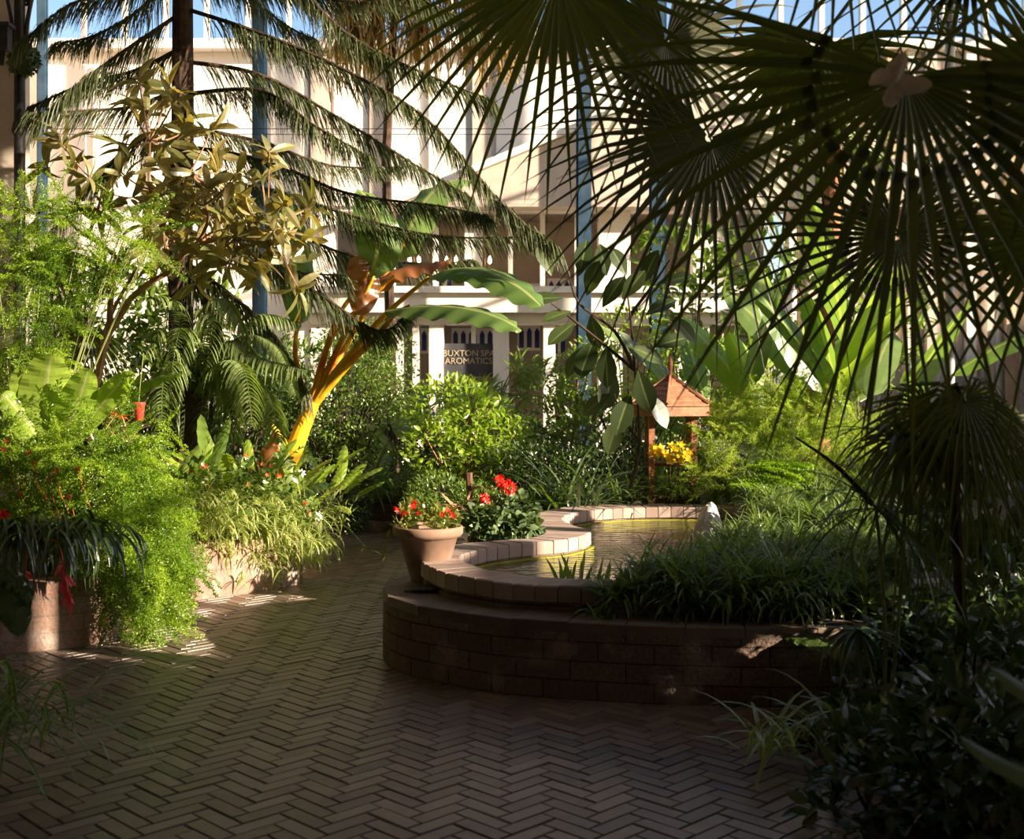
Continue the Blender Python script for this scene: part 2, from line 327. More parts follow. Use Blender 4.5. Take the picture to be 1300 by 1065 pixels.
def pinnate(b,pts,n,L,w,droop=.5,ang=1.0,m=0,rr=.006,prof=None,K=5,updroop=1.,mt=None,jit=.08):
    """frond: rachis along pts with paired leaflets"""
    pts=np.asarray(pts,float); K0=len(pts); s=np.linspace(.04,1,n)
    f=lambda x: np.stack([np.interp(x,np.linspace(0,1,K0),pts[:,i]) for i in range(3)],-1)
    c=f(s); tg=norm(f(np.minimum(s+.02,1.))-f(np.maximum(s-.02,0)))
    sd=norm(np.cross(tg,[0,0,1.]))
    pr=(np.sin(pi*np.clip(s*.92+.06,0,1))**.6 if prof is None else prof(s))
    for sg in (-1,1):
        d=norm(sd*sg*sin(ang)+tg*cos(ang)+rs.randn(n,3)*jit); q=np.linspace(0,1,K)[None,:,None]; Ln=(L*pr*U(.85,1.1,n))[:,None,None]
        p=c[:,None]+d[:,None]*q*Ln*(1-.35*droop*q)+np.array([0,0,-1.])*droop*Ln*q**2*updroop
        side=norm(np.cross(d,[0,0,1.])); side=norm(side*.8+np.array([0,0,.5]))
        b.ribbon(p,w*np.minimum(1,(1-q[...,0])*2+.1),side,m=m,t=mt)
    b.tube(pts,np.linspace(rr,rr*.3,K0),5,m=m,cap=False)
def fan(t_parent,c,axis,nrm,Rr,nseg=44,spread=300,split=.42,crown=None,mat=None,droop=.25,w=1.0,pet_r=.011,label=None,lenvar=.1,name='frond'):
    c=np.asarray(c,float); axis=norm(np.asarray(axis,float)); nrm=np.asarray(nrm,float); nrm=norm(nrm-axis*np.dot(nrm,axis)); sd=np.cross(axis,nrm)
    b=B(); th=np.radians(np.linspace(-spread/2,spread/2,nseg)); dth=th[1]-th[0]
    s=np.array([0.02,.15,.3,split,.55,.7,.85,1.0]); K=len(s)
    Ls=Rr*(.80+.2*np.cos(th*.5))*(1+rs.randn(nseg)*lenvar*.5)
    d=np.cos(th)[:,None]*axis+np.sin(th)[:,None]*sd
    bend=rs.randn(nseg)*.05
    pts=c+d[:,None]*s[None,:,None]*Ls[:,None,None]
    q=np.clip((s-split*.6)/(1-split*.6),0,1)
    pts+=np.array([0,0,-1.])[None,None]*(droop*(1+rs.rand(nseg)*.8))[:,None,None]*(q**2)[None,:,None]*Rr
    pts+=nrm*(-.10*Rr*(s**2)[None,:,None])*(1+0*bend[:,None,None])
    side=np.cross(nrm,d); side=norm(side+rs.randn(nseg,3)*.02)
    wr=2*np.tan(dth/2)*s*Rr
    wmax=2*np.tan(dth/2)*split*Rr*.98
    wid=np.where(s<=split,wr,wmax*np.array([1,1,1,1,.85,.66,.42,.06])[:K])
    wid=wid*np.where(s>split,.8*w,1.02)
    up=np.repeat(np.repeat(nrm[None,None],K,1),nseg,0)
    b.ribbon(pts,np.broadcast_to(wid,(nseg,K)),side,fold=.28,up=up)
    fr=b.build(name,mat or M['palm'],t_parent)
    if label: fr['label']=label
    if crown is not None:
        pb=B(); crown=np.asarray(crown,float); mid=(c+crown)/2+np.array([0,0,.12*np.linalg.norm(c-crown)])
        pb.tube(bez(crown,mid,c,10),np.linspace(pet_r*1.5,pet_r*.8,10),6,t=.4); pb.build('petiole',M['gstem'],fr)
    return fr
def midleaf(b,pts,width,nx=7,ny=26,wave=.02,fold=.25,m=0,face=None,tip=.12,tears=0):
    """large paddle leaf along a midrib"""
    pts=np.asarray(pts,float); s=np.linspace(0,1,ny)
    tt=np.linspace(0,1,len(pts))
    # catmull-ish smoothing through polyfit
    deg=min(3,len(pts)-1); c=np.stack([np.polyval(np.polyfit(tt,pts[:,i],deg),s) for i in range(3)],-1)
    tg=norm(np.gradient(c,axis=0)); fc=np.array([0,-.45,1.]) if face is None else np.asarray(face,float)
    sd=norm(np.cross(tg,fc)); up=np.cross(sd,tg)
    pr=np.minimum(1,s*5+.1)**.5*np.minimum(1,(1-s)/tip*.5+0.0)**.6; pr=np.sin(pi*np.clip(s**.8,0,1))**.45; pr[0]=.15; pr[-1]=.02
    xs=np.linspace(-1,1,nx); V=np.zeros((ny,nx,3)); Uv=np.zeros((ny,nx,2))
    ph=rs.rand()*6
    for j,x in enumerate(xs):
        wv=wave*np.sin(s*38+ph+x*2)*abs(x)
        V[:,j]=c+sd*(x*width/2*pr)[:,None]+up*((-fold*abs(x)**1.5*width/2*pr)+wv)[:,None]; Uv[:,j,0]=(x+1)/2; Uv[:,j,1]=s
    f=[(k*nx+j,k*nx+j+1,(k+1)*nx+j+1,(k+1)*nx+j) for k in range(ny-1) for j in range(nx-1) if not(tears and (j<2 or j>nx-4) and rs.rand()<tears)]
    b.add(V.reshape(-1,3),f,Uv.reshape(-1,2),rs.rand(),m)
def flower(b,c,r,T=T_small,n=6,m=0,k=1,spread=0.,face=(0,-1,.3)):
    for i in range(k):
        cc=np.asarray(c,float)+rs.randn(3)*spread; ax=norm(np.asarray(face,float)+rs.randn(3)*.5)
        a=norm(np.cross(ax,[.3,.2,1.])); b2=np.cross(ax,a); th=np.linspace(0,2*pi,n,endpoint=False)+rs.rand()
        d=np.cos(th)[:,None]*a+np.sin(th)[:,None]*b2+ax*.35
        b.inst(T,np.repeat(cc[None],n,0),frames(d,np.repeat(ax[None],n,0)),r,m=m)

# ------------------------------------------------------------------ SETTING
# floor: herringbone clay pavers
def poly_wall(name,line,z0,z1,th,mat,top=None):
    pass
b=B(); WB=.078; g=.0026; ca,sa=cos(pi/4),sin(pi/4)
tv=[];
for i in range(-90,91):
    for j in range(-48,49):
        for kind in (0,1):
            ox,oy=i+3*j,i-3*j
            if kind==0: x0,x1,y0,y1=ox,ox+3,oy,oy+1
            else: x0,x1,y0,y1=ox,ox+1,oy+1,oy+4
            x0*=WB;x1*=WB;y0*=WB;y1*=WB
            cx,cy=(x0+x1)/2,(y0+y1)/2; wx,wy=cx*ca-cy*sa,cx*sa+cy*ca+8.0
            if not(-4.4<wx<3.2 and 2.2<wy<14.2): continue
            if wx>1.6 and wy>6.3: continue
            if wx<-3.3 and wy>8: continue
            tv.append((x0,x1,y0,y1))
tv=np.array(tv); n=len(tv); zt=rs.randn(n)*.0012
def rot(x,y): return x*ca-y*sa, x*sa+y*ca+8.0
V=np.zeros((n,8,3))
for q,(a,c2) in enumerate([(0,2),(1,2),(1,3),(0,3)]):
    sx=1 if a==0 else -1; sy=1 if c2==2 else -1
    X,Y=rot(tv[:,a]+sx*g,tv[:,c2]+sy*g); V[:,q]=np.stack([X,Y,np.full(n,-.012)],-1)
    X,Y=rot(tv[:,a]+sx*(g+.0035),tv[:,c2]+sy*(g+.0035)); V[:,4+q]=np.stack([X,Y,zt+rs.randn(n)*.0008],-1)
ff=np.array([(4,5,6,7),(0,1,5,4),(1,2,6,5),(2,3,7,6),(3,0,4,7)])[None]+np.arange(n)[:,None,None]*8
b.add(V.reshape(-1,3),ff.reshape(-1,4),None,np.repeat(rs.rand(n),8))
b.add([(-12,-3,-.008),(12,-3,-.008),(12,24,-.008),(-12,24,-.008)],[(0,1,2,3)],None,.5,1)
struct(b.build('floor',[M['paver'],M['joint']]),'herringbone paved path of reddish brown brick pavers','floor')

def catmull(pts,n=6,closed=False):
    pts=np.asarray(pts,float); out=[]; K=len(pts)
    rng=range(K if closed else K-1)
    for i in rng:
        p0=pts[(i-1)%K] if closed or i>0 else pts[0]; p1=pts[i]; p2=pts[(i+1)%K]; p3=pts[(i+2)%K] if closed or i+2<K else pts[-1]
        for k in range(n):
            t=k/n; out.append(.5*((2*p1)+(-p0+p2)*t+(2*p0-5*p1+4*p2-p3)*t*t+(-p0+3*p1-3*p2+p3)*t**3))
    if not closed: out.append(pts[-1])
    return np.array(out)
def wallstrip(b,line,z0,z1,th,m=0,topm=None,side=1):
    """wall of thickness th standing along a plan polyline"""
    line=np.asarray(line,float); tg=norm(np.gradient(line,axis=0)); nr=np.stack([-tg[:,1],tg[:,0]],-1)*side
    o=line; i_=line+nr*th; K=len(line); u=np.concatenate([[0],np.cumsum(np.linalg.norm(np.diff(line,axis=0),axis=1))])
    def col(p,z): return np.column_stack([p,np.full(K,z)])
    f=[(k,k+1,K+k+1,K+k) for k in range(K-1)]
    b.add(np.vstack([col(o,z0),col(o,z1)]),f,np.vstack([np.column_stack([u,np.full(K,z0)]),np.column_stack([u,np.full(K,z1)])]),.5,m)
    b.add(np.vstack([col(i_,z0),col(i_,z1)]),f,np.vstack([np.column_stack([u,np.full(K,z0)]),np.column_stack([u,np.full(K,z1)])]),.5,m)
    b.add(np.vstack([col(o,z1),col(i_,z1)]),f,np.vstack([np.column_stack([u,np.full(K,0.)]),np.column_stack([u,np.full(K,th)])]),.5,m if topm is None else topm)
    for e in (0,K-1):
        b.add([(*o[e],z0),(*i_[e],z0),(*i_[e],z1),(*o[e],z1)],[(0,1,2,3)],[(0,z0),(th,z0),(th,z1),(0,z1)],.5,m)
def soil(name,poly,z,label):
    from mathutils.geometry import tessellate_polygon
    b=B(); poly=np.asarray(poly,float); tri=tessellate_polygon([[Vector((x,y,0)) for x,y in poly]])
    b.add(np.column_stack([poly,np.full(len(poly),z)]),[(t[0],t[1],t[2],t[2]) for t in tri]); o=b.build(name,M['soil']); return tag(o,label,'soil',kind='stuff')

# pond: plinth
plin=catmull([(-.35,8.35),(-.62,7.85),(-.77,7.4),(-.76,7.0),(-.62,6.68),(-.39,6.46),(-.1,6.25),(.2,6.14),(.6,6.04),(1.0,5.98),(1.5,5.96),(2.2,6.05),(3.0,6.4),(3.8,7.2)],8)
pond=thing('garden_pond','raised lobed brick garden pond with pale coping and dark rippled water','pond',(.6,8.2,0))
b=B(); wallstrip(b,plin,0,.345,.5,0,0,side=1); b.build('plinth',M['brick'],pond)
# plinth top course of flat slabs
def bricks_between(b,O,I,z0,z1,pitch,gap=.006,bev=.006):
    O=np.asarray(O,float); I=np.asarray(I,float); mid=(O+I)/2; u=np.concatenate([[0],np.cumsum(np.linalg.norm(np.diff(mid,axis=0),axis=1))])
    nb=int(u[-1]/pitch); e=np.linspace(0,u[-1],nb+1)
    g=lambda A,x: np.stack([np.interp(x,u,A[:,0]),np.interp(x,u,A[:,1])],-1)
    for k in range(nb):
        a,c=e[k]+gap/2,e[k+1]-gap/2; q=[g(O,a),g(O,c),g(I,c),g(I,a)]; ctr=sum(q)/4; dz=rs.randn()*.0015
        V=[(*p,z0) for p in q]+[(*p,z1-bev+dz) for p in q]+[(*(p+(ctr-p)*bev*1.2/np.linalg.norm(ctr-p)),z1+dz) for p in q]
        b.add(V,[(0,1,5,4),(1,2,6,5),(2,3,7,6),(3,0,4,7),(4,5,9,8),(5,6,10,9),(6,7,11,10),(7,4,8,11),(8,9,10,11),(3,2,1,0)],None,rs.rand())
tg=norm(np.gradient(plin,axis=0)); nr=np.stack([-tg[:,1],tg[:,0]],-1)
b=B(); bricks_between(b,plin-nr*.002,plin+nr*.30,.345,.4,.29,.004,.006)
wallstrip(b,plin+nr*.28,.3,.393,.2,side=1); b.build('plinth_cap',M['plinthtop'],pond)
Oc=[(3.4,6.9),(2.9,6.55),(2.2,6.38),(1.5,6.30),(.9,6.32),(.45,6.37),(.12,6.43),(-.11,6.54),(-.36,6.80),(-.5,7.1),(-.58,7.4),(-.585,7.68),(-.52,7.93),(-.32,8.2),(.0,8.38),(.17,8.55),(.25,8.85),(.20,9.2),(.15,9.6),(.17,10.0),(.29,10.38),(.48,10.68),(.72,10.88),(1.09,10.98),(1.5,11.0),(2.08,10.95),(2.8,10.6),(3.3,9.9)]
Ic=[(3.1,7.1),(2.75,6.8),(2.2,6.63),(1.5,6.55),(.9,6.56),(.52,6.61),(.24,6.68),(.04,6.79),(-.14,6.97),(-.25,7.2),(-.32,7.42),(-.32,7.6),(-.27,7.74),(-.13,7.97),(.12,8.2),(.40,8.4),(.60,8.85),(.50,9.2),(.42,9.6),(.44,9.9),(.52,10.15),(.66,10.35),(.84,10.5),(1.12,10.62),(1.5,10.66),(2.0,10.6),(2.6,10.3),(3.0,9.7)]
Oc=catmull(Oc,6); Ic=catmull(Ic,6)
b=B(); bricks_between(b,Oc,Ic,.45,.54,.118,.007,.008); b.build('coping',M['coping'],pond)
# wall under the coping
b=B(); K=len(Oc); C_=(Oc+Ic)/2; Oi=C_+(Oc-C_)*.86; Ii=C_+(Ic-C_)*.9
u=np.concatenate([[0],np.cumsum(np.linalg.norm(np.diff(Oi,axis=0),axis=1))])
for A in (Oi,Ii):
    b.add(np.vstack([np.column_stack([A,np.full(K,.3)]),np.column_stack([A,np.full(K,.452)])]),[(k,k+1,K+k+1,K+k) for k in range(K-1)],np.vstack([np.column_stack([u,np.full(K,0)]),np.column_stack([u,np.full(K,.12)])]))
b.build('basin_wall',M['brick'],pond)
b=B(); wallstrip(b,Ii,.36,.432,.035,side=-1); b.build('algae_ledge',M['algae'],pond)['label']='mustard yellow algae line at the water edge'
b=B(); b.add([(-.45,6.6,.42),(3.6,6.6,.42),(3.6,10.8,.42),(-.45,10.8,.42)],[(0,1,2,3)])
# water surface fills only the basin: triangulated fan rows across
wv=[];wf=[];wu=[]
ys=np.linspace(6.55,10.6,60)
import bisect
for i,y in enumerate(ys):
    xs=[]
    for k in range(K-1):
        (x0,y0),(x1,y1)=Ii[k],Ii[k+1]
        if (y0-y)*(y1-y)<0: xs.append(x0+(x1-x0)*(y-y0)/(y1-y0))
    xl=min(xs) if xs else .9; xr=3.2
    wv+= [(xl,y,.425),(xr,y,.425)]
b=B(); b.add(wv,[(2*i,2*i+1,2*i+3,2*i+2) for i in range(len(ys)-1)]); b.build('water',M['water'],pond)

# left planter
pl=np.array([(-6.5,7.3),(-4.2,7.1),(-3.3,7.12),(-2.95,7.2),(-2.62,7.44),(-2.55,7.8),(-2.62,8.2),(-2.6,8.7),(-2.38,9.0),(-2.1,9.25),(-1.80,9.62),(-1.76,9.95),(-2.0,10.6),(-2.2,11.6),(-2.25,13.0)])
pl2=catmull(pl,5)
b=B(); wallstrip(b,pl2,0,.42,.22,side=1); o=b.build('planter',M['brickl']); tag(o,'weathered curving brick planter wall left of the path, holding the ferns and spider plants','planter')
lp=np.vstack([pl2[:, :]+[-.1,.05],[(-2.3,16.5),(-9,16.5),(-9,7.4)]])
soil('planting_soil',lp,.36,'dark soil of the bed behind the left planter wall')
# far planter + step
b=B(); wallstrip(b,catmull([(-2.3,13.35),(-1.7,13.5),(-1.0,13.45),(-.6,13.1),(-.55,12.2),(-.7,11),(-.62,9.6),(-.42,8.6)],5),.0,.42,.2,side=1); b2=b
o=b.build('planter',M['brick']); tag(o,'dark brick planter wall across the far end of the path','planter')
b=B(); wallstrip(b,catmull([(-2.25,13.2),(-1.7,13.3),(-1.1,13.25),(-.75,12.95)],5),.0,.11,.2,side=1); tag(b.build('step',M['brick']),'low brick kerb step at the foot of the far planter wall','step')
bp=np.array([(-2.2,13.6),(-1.0,13.5),(-.55,12.2),(-.6,11),(-.5,9.6),(-.33,8.6),(.05,8.6),(.15,9),(.1,9.8),(.3,10.6),(.8,11.05),(2,11.05),(3.3,10.2),(3.4,7.2),(2.8,6.75),(3.6,6.8),(8.7,7.5),(8.7,18.5),(-2.4,18.5)])
soil('planting_soil',bp,.38,'dark soil of the bed behind the pond')
soil('planting_soil',np.array([(.75,6.33),(1.5,6.1),(2.5,6.3),(3.6,7.0),(3.2,8.6),(2.2,8.8),(1.5,8.3),(1.25,7.4)]),.44,'dark soil mound under the grassy plants at the right side of the pond')
soil('planting_soil',np.array([(1.5,5.4),(1.45,4.7),(1.4,3.6),(1.6,2.6),(5,2.6),(5,6.2),(2.4,6.0),(1.9,5.8)]),.02,'dark soil at the foot of the palms, right foreground')
soil('planting_soil',np.array([(-2.25,4.9),(-2.1,4.3),(-2.2,3),(-4,3),(-4,6.2),(-2.7,5.6)]),.01,'dark soil in the near left corner')

# end facade (pale stone pavilion front), 75 px per metre at Y=20
def FX(px): return (px-650)/75.
def FZ(py): return 1.6+(495-py)/75.
Yf=20.
wb=B()
def fb(b,x0,x1,y0,y1,d0,d1,m=0): b.box(FX(x0),FX(x1),Yf+d0,Yf+d1,FZ(y1),FZ(y0),.5,m)
fb(wb,-260,1360,62,268,0,.35)          # upper wall
for x0,x1 in ((-260,395),(1000,1360)): fb(wb,x0,x1,268,640,0,.35)
fb(wb,395,1000,374,398,-.35,.35); fb(wb,395,1000,398,412,-.12,.35)   # cornice band
fb(wb,395,1000,366,374,-.45,.35)
fb(wb,-260,1360,54,66,-.25,.35)         # upper ledge
fb(wb,395,1000,560,640,0,.35)
for x0,x1 in ((395,425),(465,500),(590,612),(760,800),(880,920)): fb(wb,x0,x1,268,374,-.05,.35)
for x0,x1 in ((549,556),(645,651),(686,692),(730,738)): fb(wb,x0,x1,268,374,.05,.2)
for x0,x1 in ((395,420),(500,512),(524,532),(545,563),(626,646),(690,705),(760,790),(860,900)): fb(wb,x0,x1,412,600,-.05,.35)
for x0,x1 in ((598,604),(738,743)): fb(wb,x0,x1,412,600,.05,.2)
# raised panels of the upper wall
for x0,x1 in ((50,110),(120,170),(190,230),(345,392),(425,468),(492,528),(545,592),(630,672)): fb(wb,x0,x1,84,262,-.07,0)
struct(wb.build('wall_back',M['stone']),'sunlit pale stone front of the pavilion beyond the plants','wall')
# added gable panel, its beige paints in the shade lying on the wall
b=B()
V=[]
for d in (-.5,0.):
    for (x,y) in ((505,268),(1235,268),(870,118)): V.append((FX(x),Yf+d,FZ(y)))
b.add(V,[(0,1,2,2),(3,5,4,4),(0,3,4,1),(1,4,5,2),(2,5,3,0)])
struct(b.build('trim_1',M['stoneb']),'gable panel over the shop front, beige to paint in shade on the wall','gable')
b=B()
for (x0,y0,x1,y1) in ((495,262,870,108),(870,108,1245,262)):
    b.add([(FX(x),Yf+d,FZ(y)+e) for (x,y) in ((x0,y0),(x1,y1)) for d in (-.62,0) for e in (0,-.12)],[(0,1,5,4),(2,6,7,3),(0,4,6,2),(1,3,7,5),(0,2,3,1),(4,5,7,6)])
struct(b.build('trim_2',M['stone']),'pale moulding along the slopes of the added gable panel','moulding')
# beige strips that paint in the shadows of pilasters on upper wall
b=B()
for x0,x1 in ((396,420),(470,486),(600,624)): fb(b,x0,x1,70,262,-.12,0)
struct(b.build('trim_3',M['stoneb']),'beige strips painting in shadows on the upper pavilion wall','shadow_stripe')
# right hand striped panelling
b=B(); x=1000; k=0
while x<1360:
    w=[9,6,12,7][k%4]; fb(b,x,x+w,66,600,-[.10,.03,.14,.0][k%4]-.02,0,k%3); x+=w+[3,5,2,6][k%4]; k+=1
struct(b.build('trim_4',[M['stone'],M['stonet'],M['stoneb']]),'vertical cream and tan panelling at right end of the pavilion wall','panelling')
# shop interior back wall
b=B(); b.box(FX(395),FX(1000),Yf+1.9,Yf+2.,FZ(640),FZ(262)); b.box(FX(395),FX(1000),Yf+.35,Yf+1.9,FZ(398),FZ(392)); b.box(FX(395),FX(1000),Yf+.35,Yf+1.9,FZ(262),FZ(258))
struct(b.build('wall_shop',M['room']),'brown plaster wall inside the shop','wall')
# interior windows with blue glass
for n_,(x,y) in enumerate(((678,362),(672,420),(705,428),(588,424),(612,424),(548,424),(560,340),(710,355)),1):
    b=B()
    for k in range(3):
        px=x-10+k*10; cx=FX(px)*1.09; zz=FZ(y)*1.0
        pr=[(cx-.045,zz-.22),(cx+.045,zz-.22),(cx+.045,zz+.08),(cx,zz+.16),(cx-.045,zz+.08)]
        b.add([(a,Yf+1.88,c) for a,c in pr],[(0,1,2,4),(4,2,3,3)],None,.5,0)
    b.box(FX(x)*1.09-.22,FX(x)*1.09+.2,Yf+1.885,Yf+1.9,FZ(y)-.27,FZ(y)+.2,.5,1)
    struct(b.build('window_%d'%n_,[M['bluep'],M['stone']]),'small trio of arched blue panes seen inside the shop','window')
# clerestory glazing above the ledge
b=B(); 
for x in list(range(-260,1380,52)): fb(b,x,x+6,-120,54,-.05,.1)
for y in (-60,): fb(b,-260,1360,y,y+4,-.03,.05)
wf_=struct(b.build('window_9',M['stone']),'high row of glazing with white bars above the pavilion wall','window')
b=B(); b.add([(FX(-260),Yf+.02,FZ(54)),(FX(1360),Yf+.02,FZ(54)),(FX(1360),Yf+.02,FZ(-120)),(FX(-260),Yf+.02,FZ(-120))],[(0,1,2,3)])
gp=b.build('pane',M['glass'],wf_)
# left end wall
b=B(); b.box(-9,-5.02,12,12.3,0,9); b.box(-9.3,-9,2,20.4,0,9); struct(b.build('wall_left',M['stoneb']),'beige stone wall at the left edge','wall')
# unseen right wall, sills and openings shaped to gate the low sun
b=B(); XR=8.8
def rb(y0,y1,z0,z1,t=.3): b.box(XR,XR+t,y0,y1,z0,z1)
rb(-4,2.2,0,9); rb(2.2,22,0,2.8); rb(3.2,22,2.8,2.87); rb(2.2,2.55,2.8,3.1); rb(3.2,4.8,2.87,3.1)  # low gap added to throw a sun patch on the pond plinth
rb(2.2,4.5,3.1,3.74)
for y in (4.0,5.35,6.75,8.25,9.75,11.25,12.9,14.5,16.1,17.7): rb(y,y+.12,3.36,12)
for z in (4.75,6.25,7.85): rb(2.2,22,z,z+.06,.1)
wr_=struct(b.build('wall_right',M['stoneb']),'unseen right wall with open gaps shaped to gate the sun','wall')
b=B(); b.box(-9.3,9.1,-4,12,9.0,9.2); struct(b.build('ceiling',M['stoneb']),'unseen solid ceiling added to dim the near half of the conservatory','ceiling')  # opaque cover out of view, added to cut skylight on the foreground
b=B(); b.box(-9.3,-9,-4,2,0,9); b.box(-9,9.1,-4.2,-4,0,9); struct(b.build('wall_front',M['stoneb']),'wall behind the viewpoint','wall')

# sign with lettering
sg=thing('shop_sign','dark hanging shop sign reading BUXTON SPA AROMATICS between the stone posts','sign',(FX(595),Yf+.1,FZ(455)))
b=B(); fb(b,564,626,436,478,.02,.06); b.build('sign_board',M['signp'],sg)
def lettering(txt,size,loc,mat,parent,name='lettering'):
    cu=bpy.data.curves.new(name,'FONT'); cu.body=txt; cu.size=size; cu.align_x='CENTER'; cu.extrude=.004; cu.space_line=.9
    o=bpy.data.objects.new('tmp',cu); COL.objects.link(o); bpy.context.view_layer.update()
    me=bpy.data.meshes.new_from_object(o.evaluated_get(bpy.context.evaluated_depsgraph_get())); bpy.data.objects.remove(o)
    me.materials.clear(); me.materials.append(mat); r=bpy.data.objects.new(name,me); COL.objects.link(r); r.parent=parent
    r.location=Vector(loc)-Vector(parent['_o']); r.rotation_euler=(pi/2,0,0); return r
lettering('BUXTON SPA\nAROMATICS',.145,(FX(595),Yf+.012,FZ(452)),M['signt'],sg)

# iron columns
def column(px,Y,w,z0,z1,mat,label,name='steel_column'):
    X=(px-650)/F*Y; b=B(); b.box(X-w/2,X+w/2,Y-.05,Y+.05,z0,z1); b.box(X-w*.7,X+w*.7,Y-.02,Y+.02,z0,z1); return tag(b.build(name,mat,loc=(X,Y,z0)),label,'column')
column(741,18.5,.17,.3,9,M['bluesteel'],'blue grey steel column behind the hanging palm leaves, centre of the picture')
column(330,18.5,.17,.3,9,M['bluesteel'],'blue grey steel column behind the conifer branches, just right of its trunk')
column(835,18.8,.2,.3,9,M['bluesteel'],'blue grey steel column right of the central one, mostly behind palm leaves')
column(54,18.5,.12,.3,9,M['bluesteel'],'slim blue grey column at far left beyond the leafy shrub')
b=B()
for z in (FZ(158)*.93,FZ(165)*.93): b.tube([(-9,18.4,z),(9,18.4,z)],.006,4)
tag(b.build('wire_cable',M['iron'],loc=(0,18.4,5)),'pair of thin dark wires strung across in front of the pavilion wall','wire')
# cast-iron column left with scroll and moss ball
cx=P(25,300,11)[0]; t=thing('iron_column','black cast iron column with scroll bracket at the far left edge','column',(cx,11,.36))
b=B(); b.lathe([(.09,0),(.09,.25),(.055,.3),(.05,3.6),(.075,3.65),(.05,3.75),(.05,5.4)],(cx,11,.36),16); b.build('shaft',M['iron'],t,smooth=True)
b=B()
th=np.linspace(0,4.5*pi,50); c0=P(33,3,11)
b.tube(np.stack([c0[0]+.015*np.cos(th)*(th/7+.3),np.full(50,11.),c0[2]+.015*np.sin(th)*(th/7+.3)],-1),.008,5)
b.tube(bez(P(32,60,11),P(33,20,11),P(50,-40,11)),.02,6); b.tube(bez(P(18,60,11),P(17,20,11),P(0,-40,11)),.02,6); b.build('bracket',M['iron'],t)
b=B(); c0=P(30,76,10.8); b.lathe([(.001,-.13),(.08,-.1),(.125,-.02),(.12,.05),(.07,.11),(.001,.13)],c0,14); bush_leaves(b,c0,(.13,.13,.13),500,T_small,.05,shell=.9); 
tag(b.build('moss_ball',M['dark'],loc=c0),'round dark moss ball hung against the left iron column','plant')
c0=P(5,50,10); b=B(); b.box(c0[0]-.08,c0[0]+.05,c0[1]-.05,c0[1]+.05,c0[2]-.1,c0[2]+.1); b.box(c0[0]-.1,c0[0]+.07,c0[1]-.07,c0[1]+.07,c0[2]+.1,c0[2]+.13)
b.box(c0[0]-.5,c0[0]-.06,c0[1]-.02,c0[1]+.02,c0[2]-.02,c0[2]+.02); b.add([(c0[0]-.06,c0[1]-.04,c0[2]-.1),(c0[0]+.03,c0[1]-.04,c0[2]-.1),(c0[0]-.0,c0[1],c0[2]-.22),(c0[0]-.03,c0[1],c0[2]-.22)],[(0,1,2,3)])
tag(b.build('lantern',M['iron'],loc=c0),'black lantern bracket cut by the top left edge','lantern')
# right cast iron column with ornate capital
X=P(1206,300,13)[0]; t=thing('iron_column','dark cast iron column with pierced round capital at the right, behind palm leaves','column',(X,13,.4))
b=B(); b.lathe([(.09,0),(.09,.3),(.052,.35),(.05,4.55),(.09,4.6),(.055,4.7),(.05,6.6)],(X,13,.4),16); b.build('shaft',M['greysteel'],t,smooth=True)
b=B(); c0=P(1203,22,13)
for k in range(10):
    a=k*pi/5; b.tube([c0+np.array([.17*cos(a)*sin(q),.17*sin(a)*sin(q),.2*cos(q)]) for q in np.linspace(.1,pi-.1,10)],.012,5)
for zz in (-.1,0,.1): b.tube([c0+np.array([.17*cos(q),.17*sin(q),zz]) for q in np.linspace(0,2*pi,18)],.012,5)
b.build('capital',M['iron'],t)
# wall lamps in the shop
for px,py,wh in ((526,334,'seen beside the red banana leaf'),(573,335,'above the upper banana leaf'),(616,335,'right of the wide stone post')):
    x0=FX(px)*1.03; z0=1.6+(495-py)/F*20.6; t=thing('candle_lamp','lit twin candle lamp inside the pavilion, '+wh,'lamp',(x0,20.6,z0-.2))
    b=B(); b.tube([(x0,20.6,z0+.9),(x0,20.6,z0-.1)],.012,6); b.tube(bez((x0-.08,20.6,z0),(x0,20.6,z0-.22),(x0+.08,20.6,z0)),.012,6); b.build('arm',M['brass'],t)
    for sgn in (-1,1):
        b=B(); b.lathe([(.001,-.06),(.035,-.02),(.03,.04),(.001,.1)],(x0+sgn*.08,20.6,z0+.05),10); b.build('bulb',M['bulb'],t)

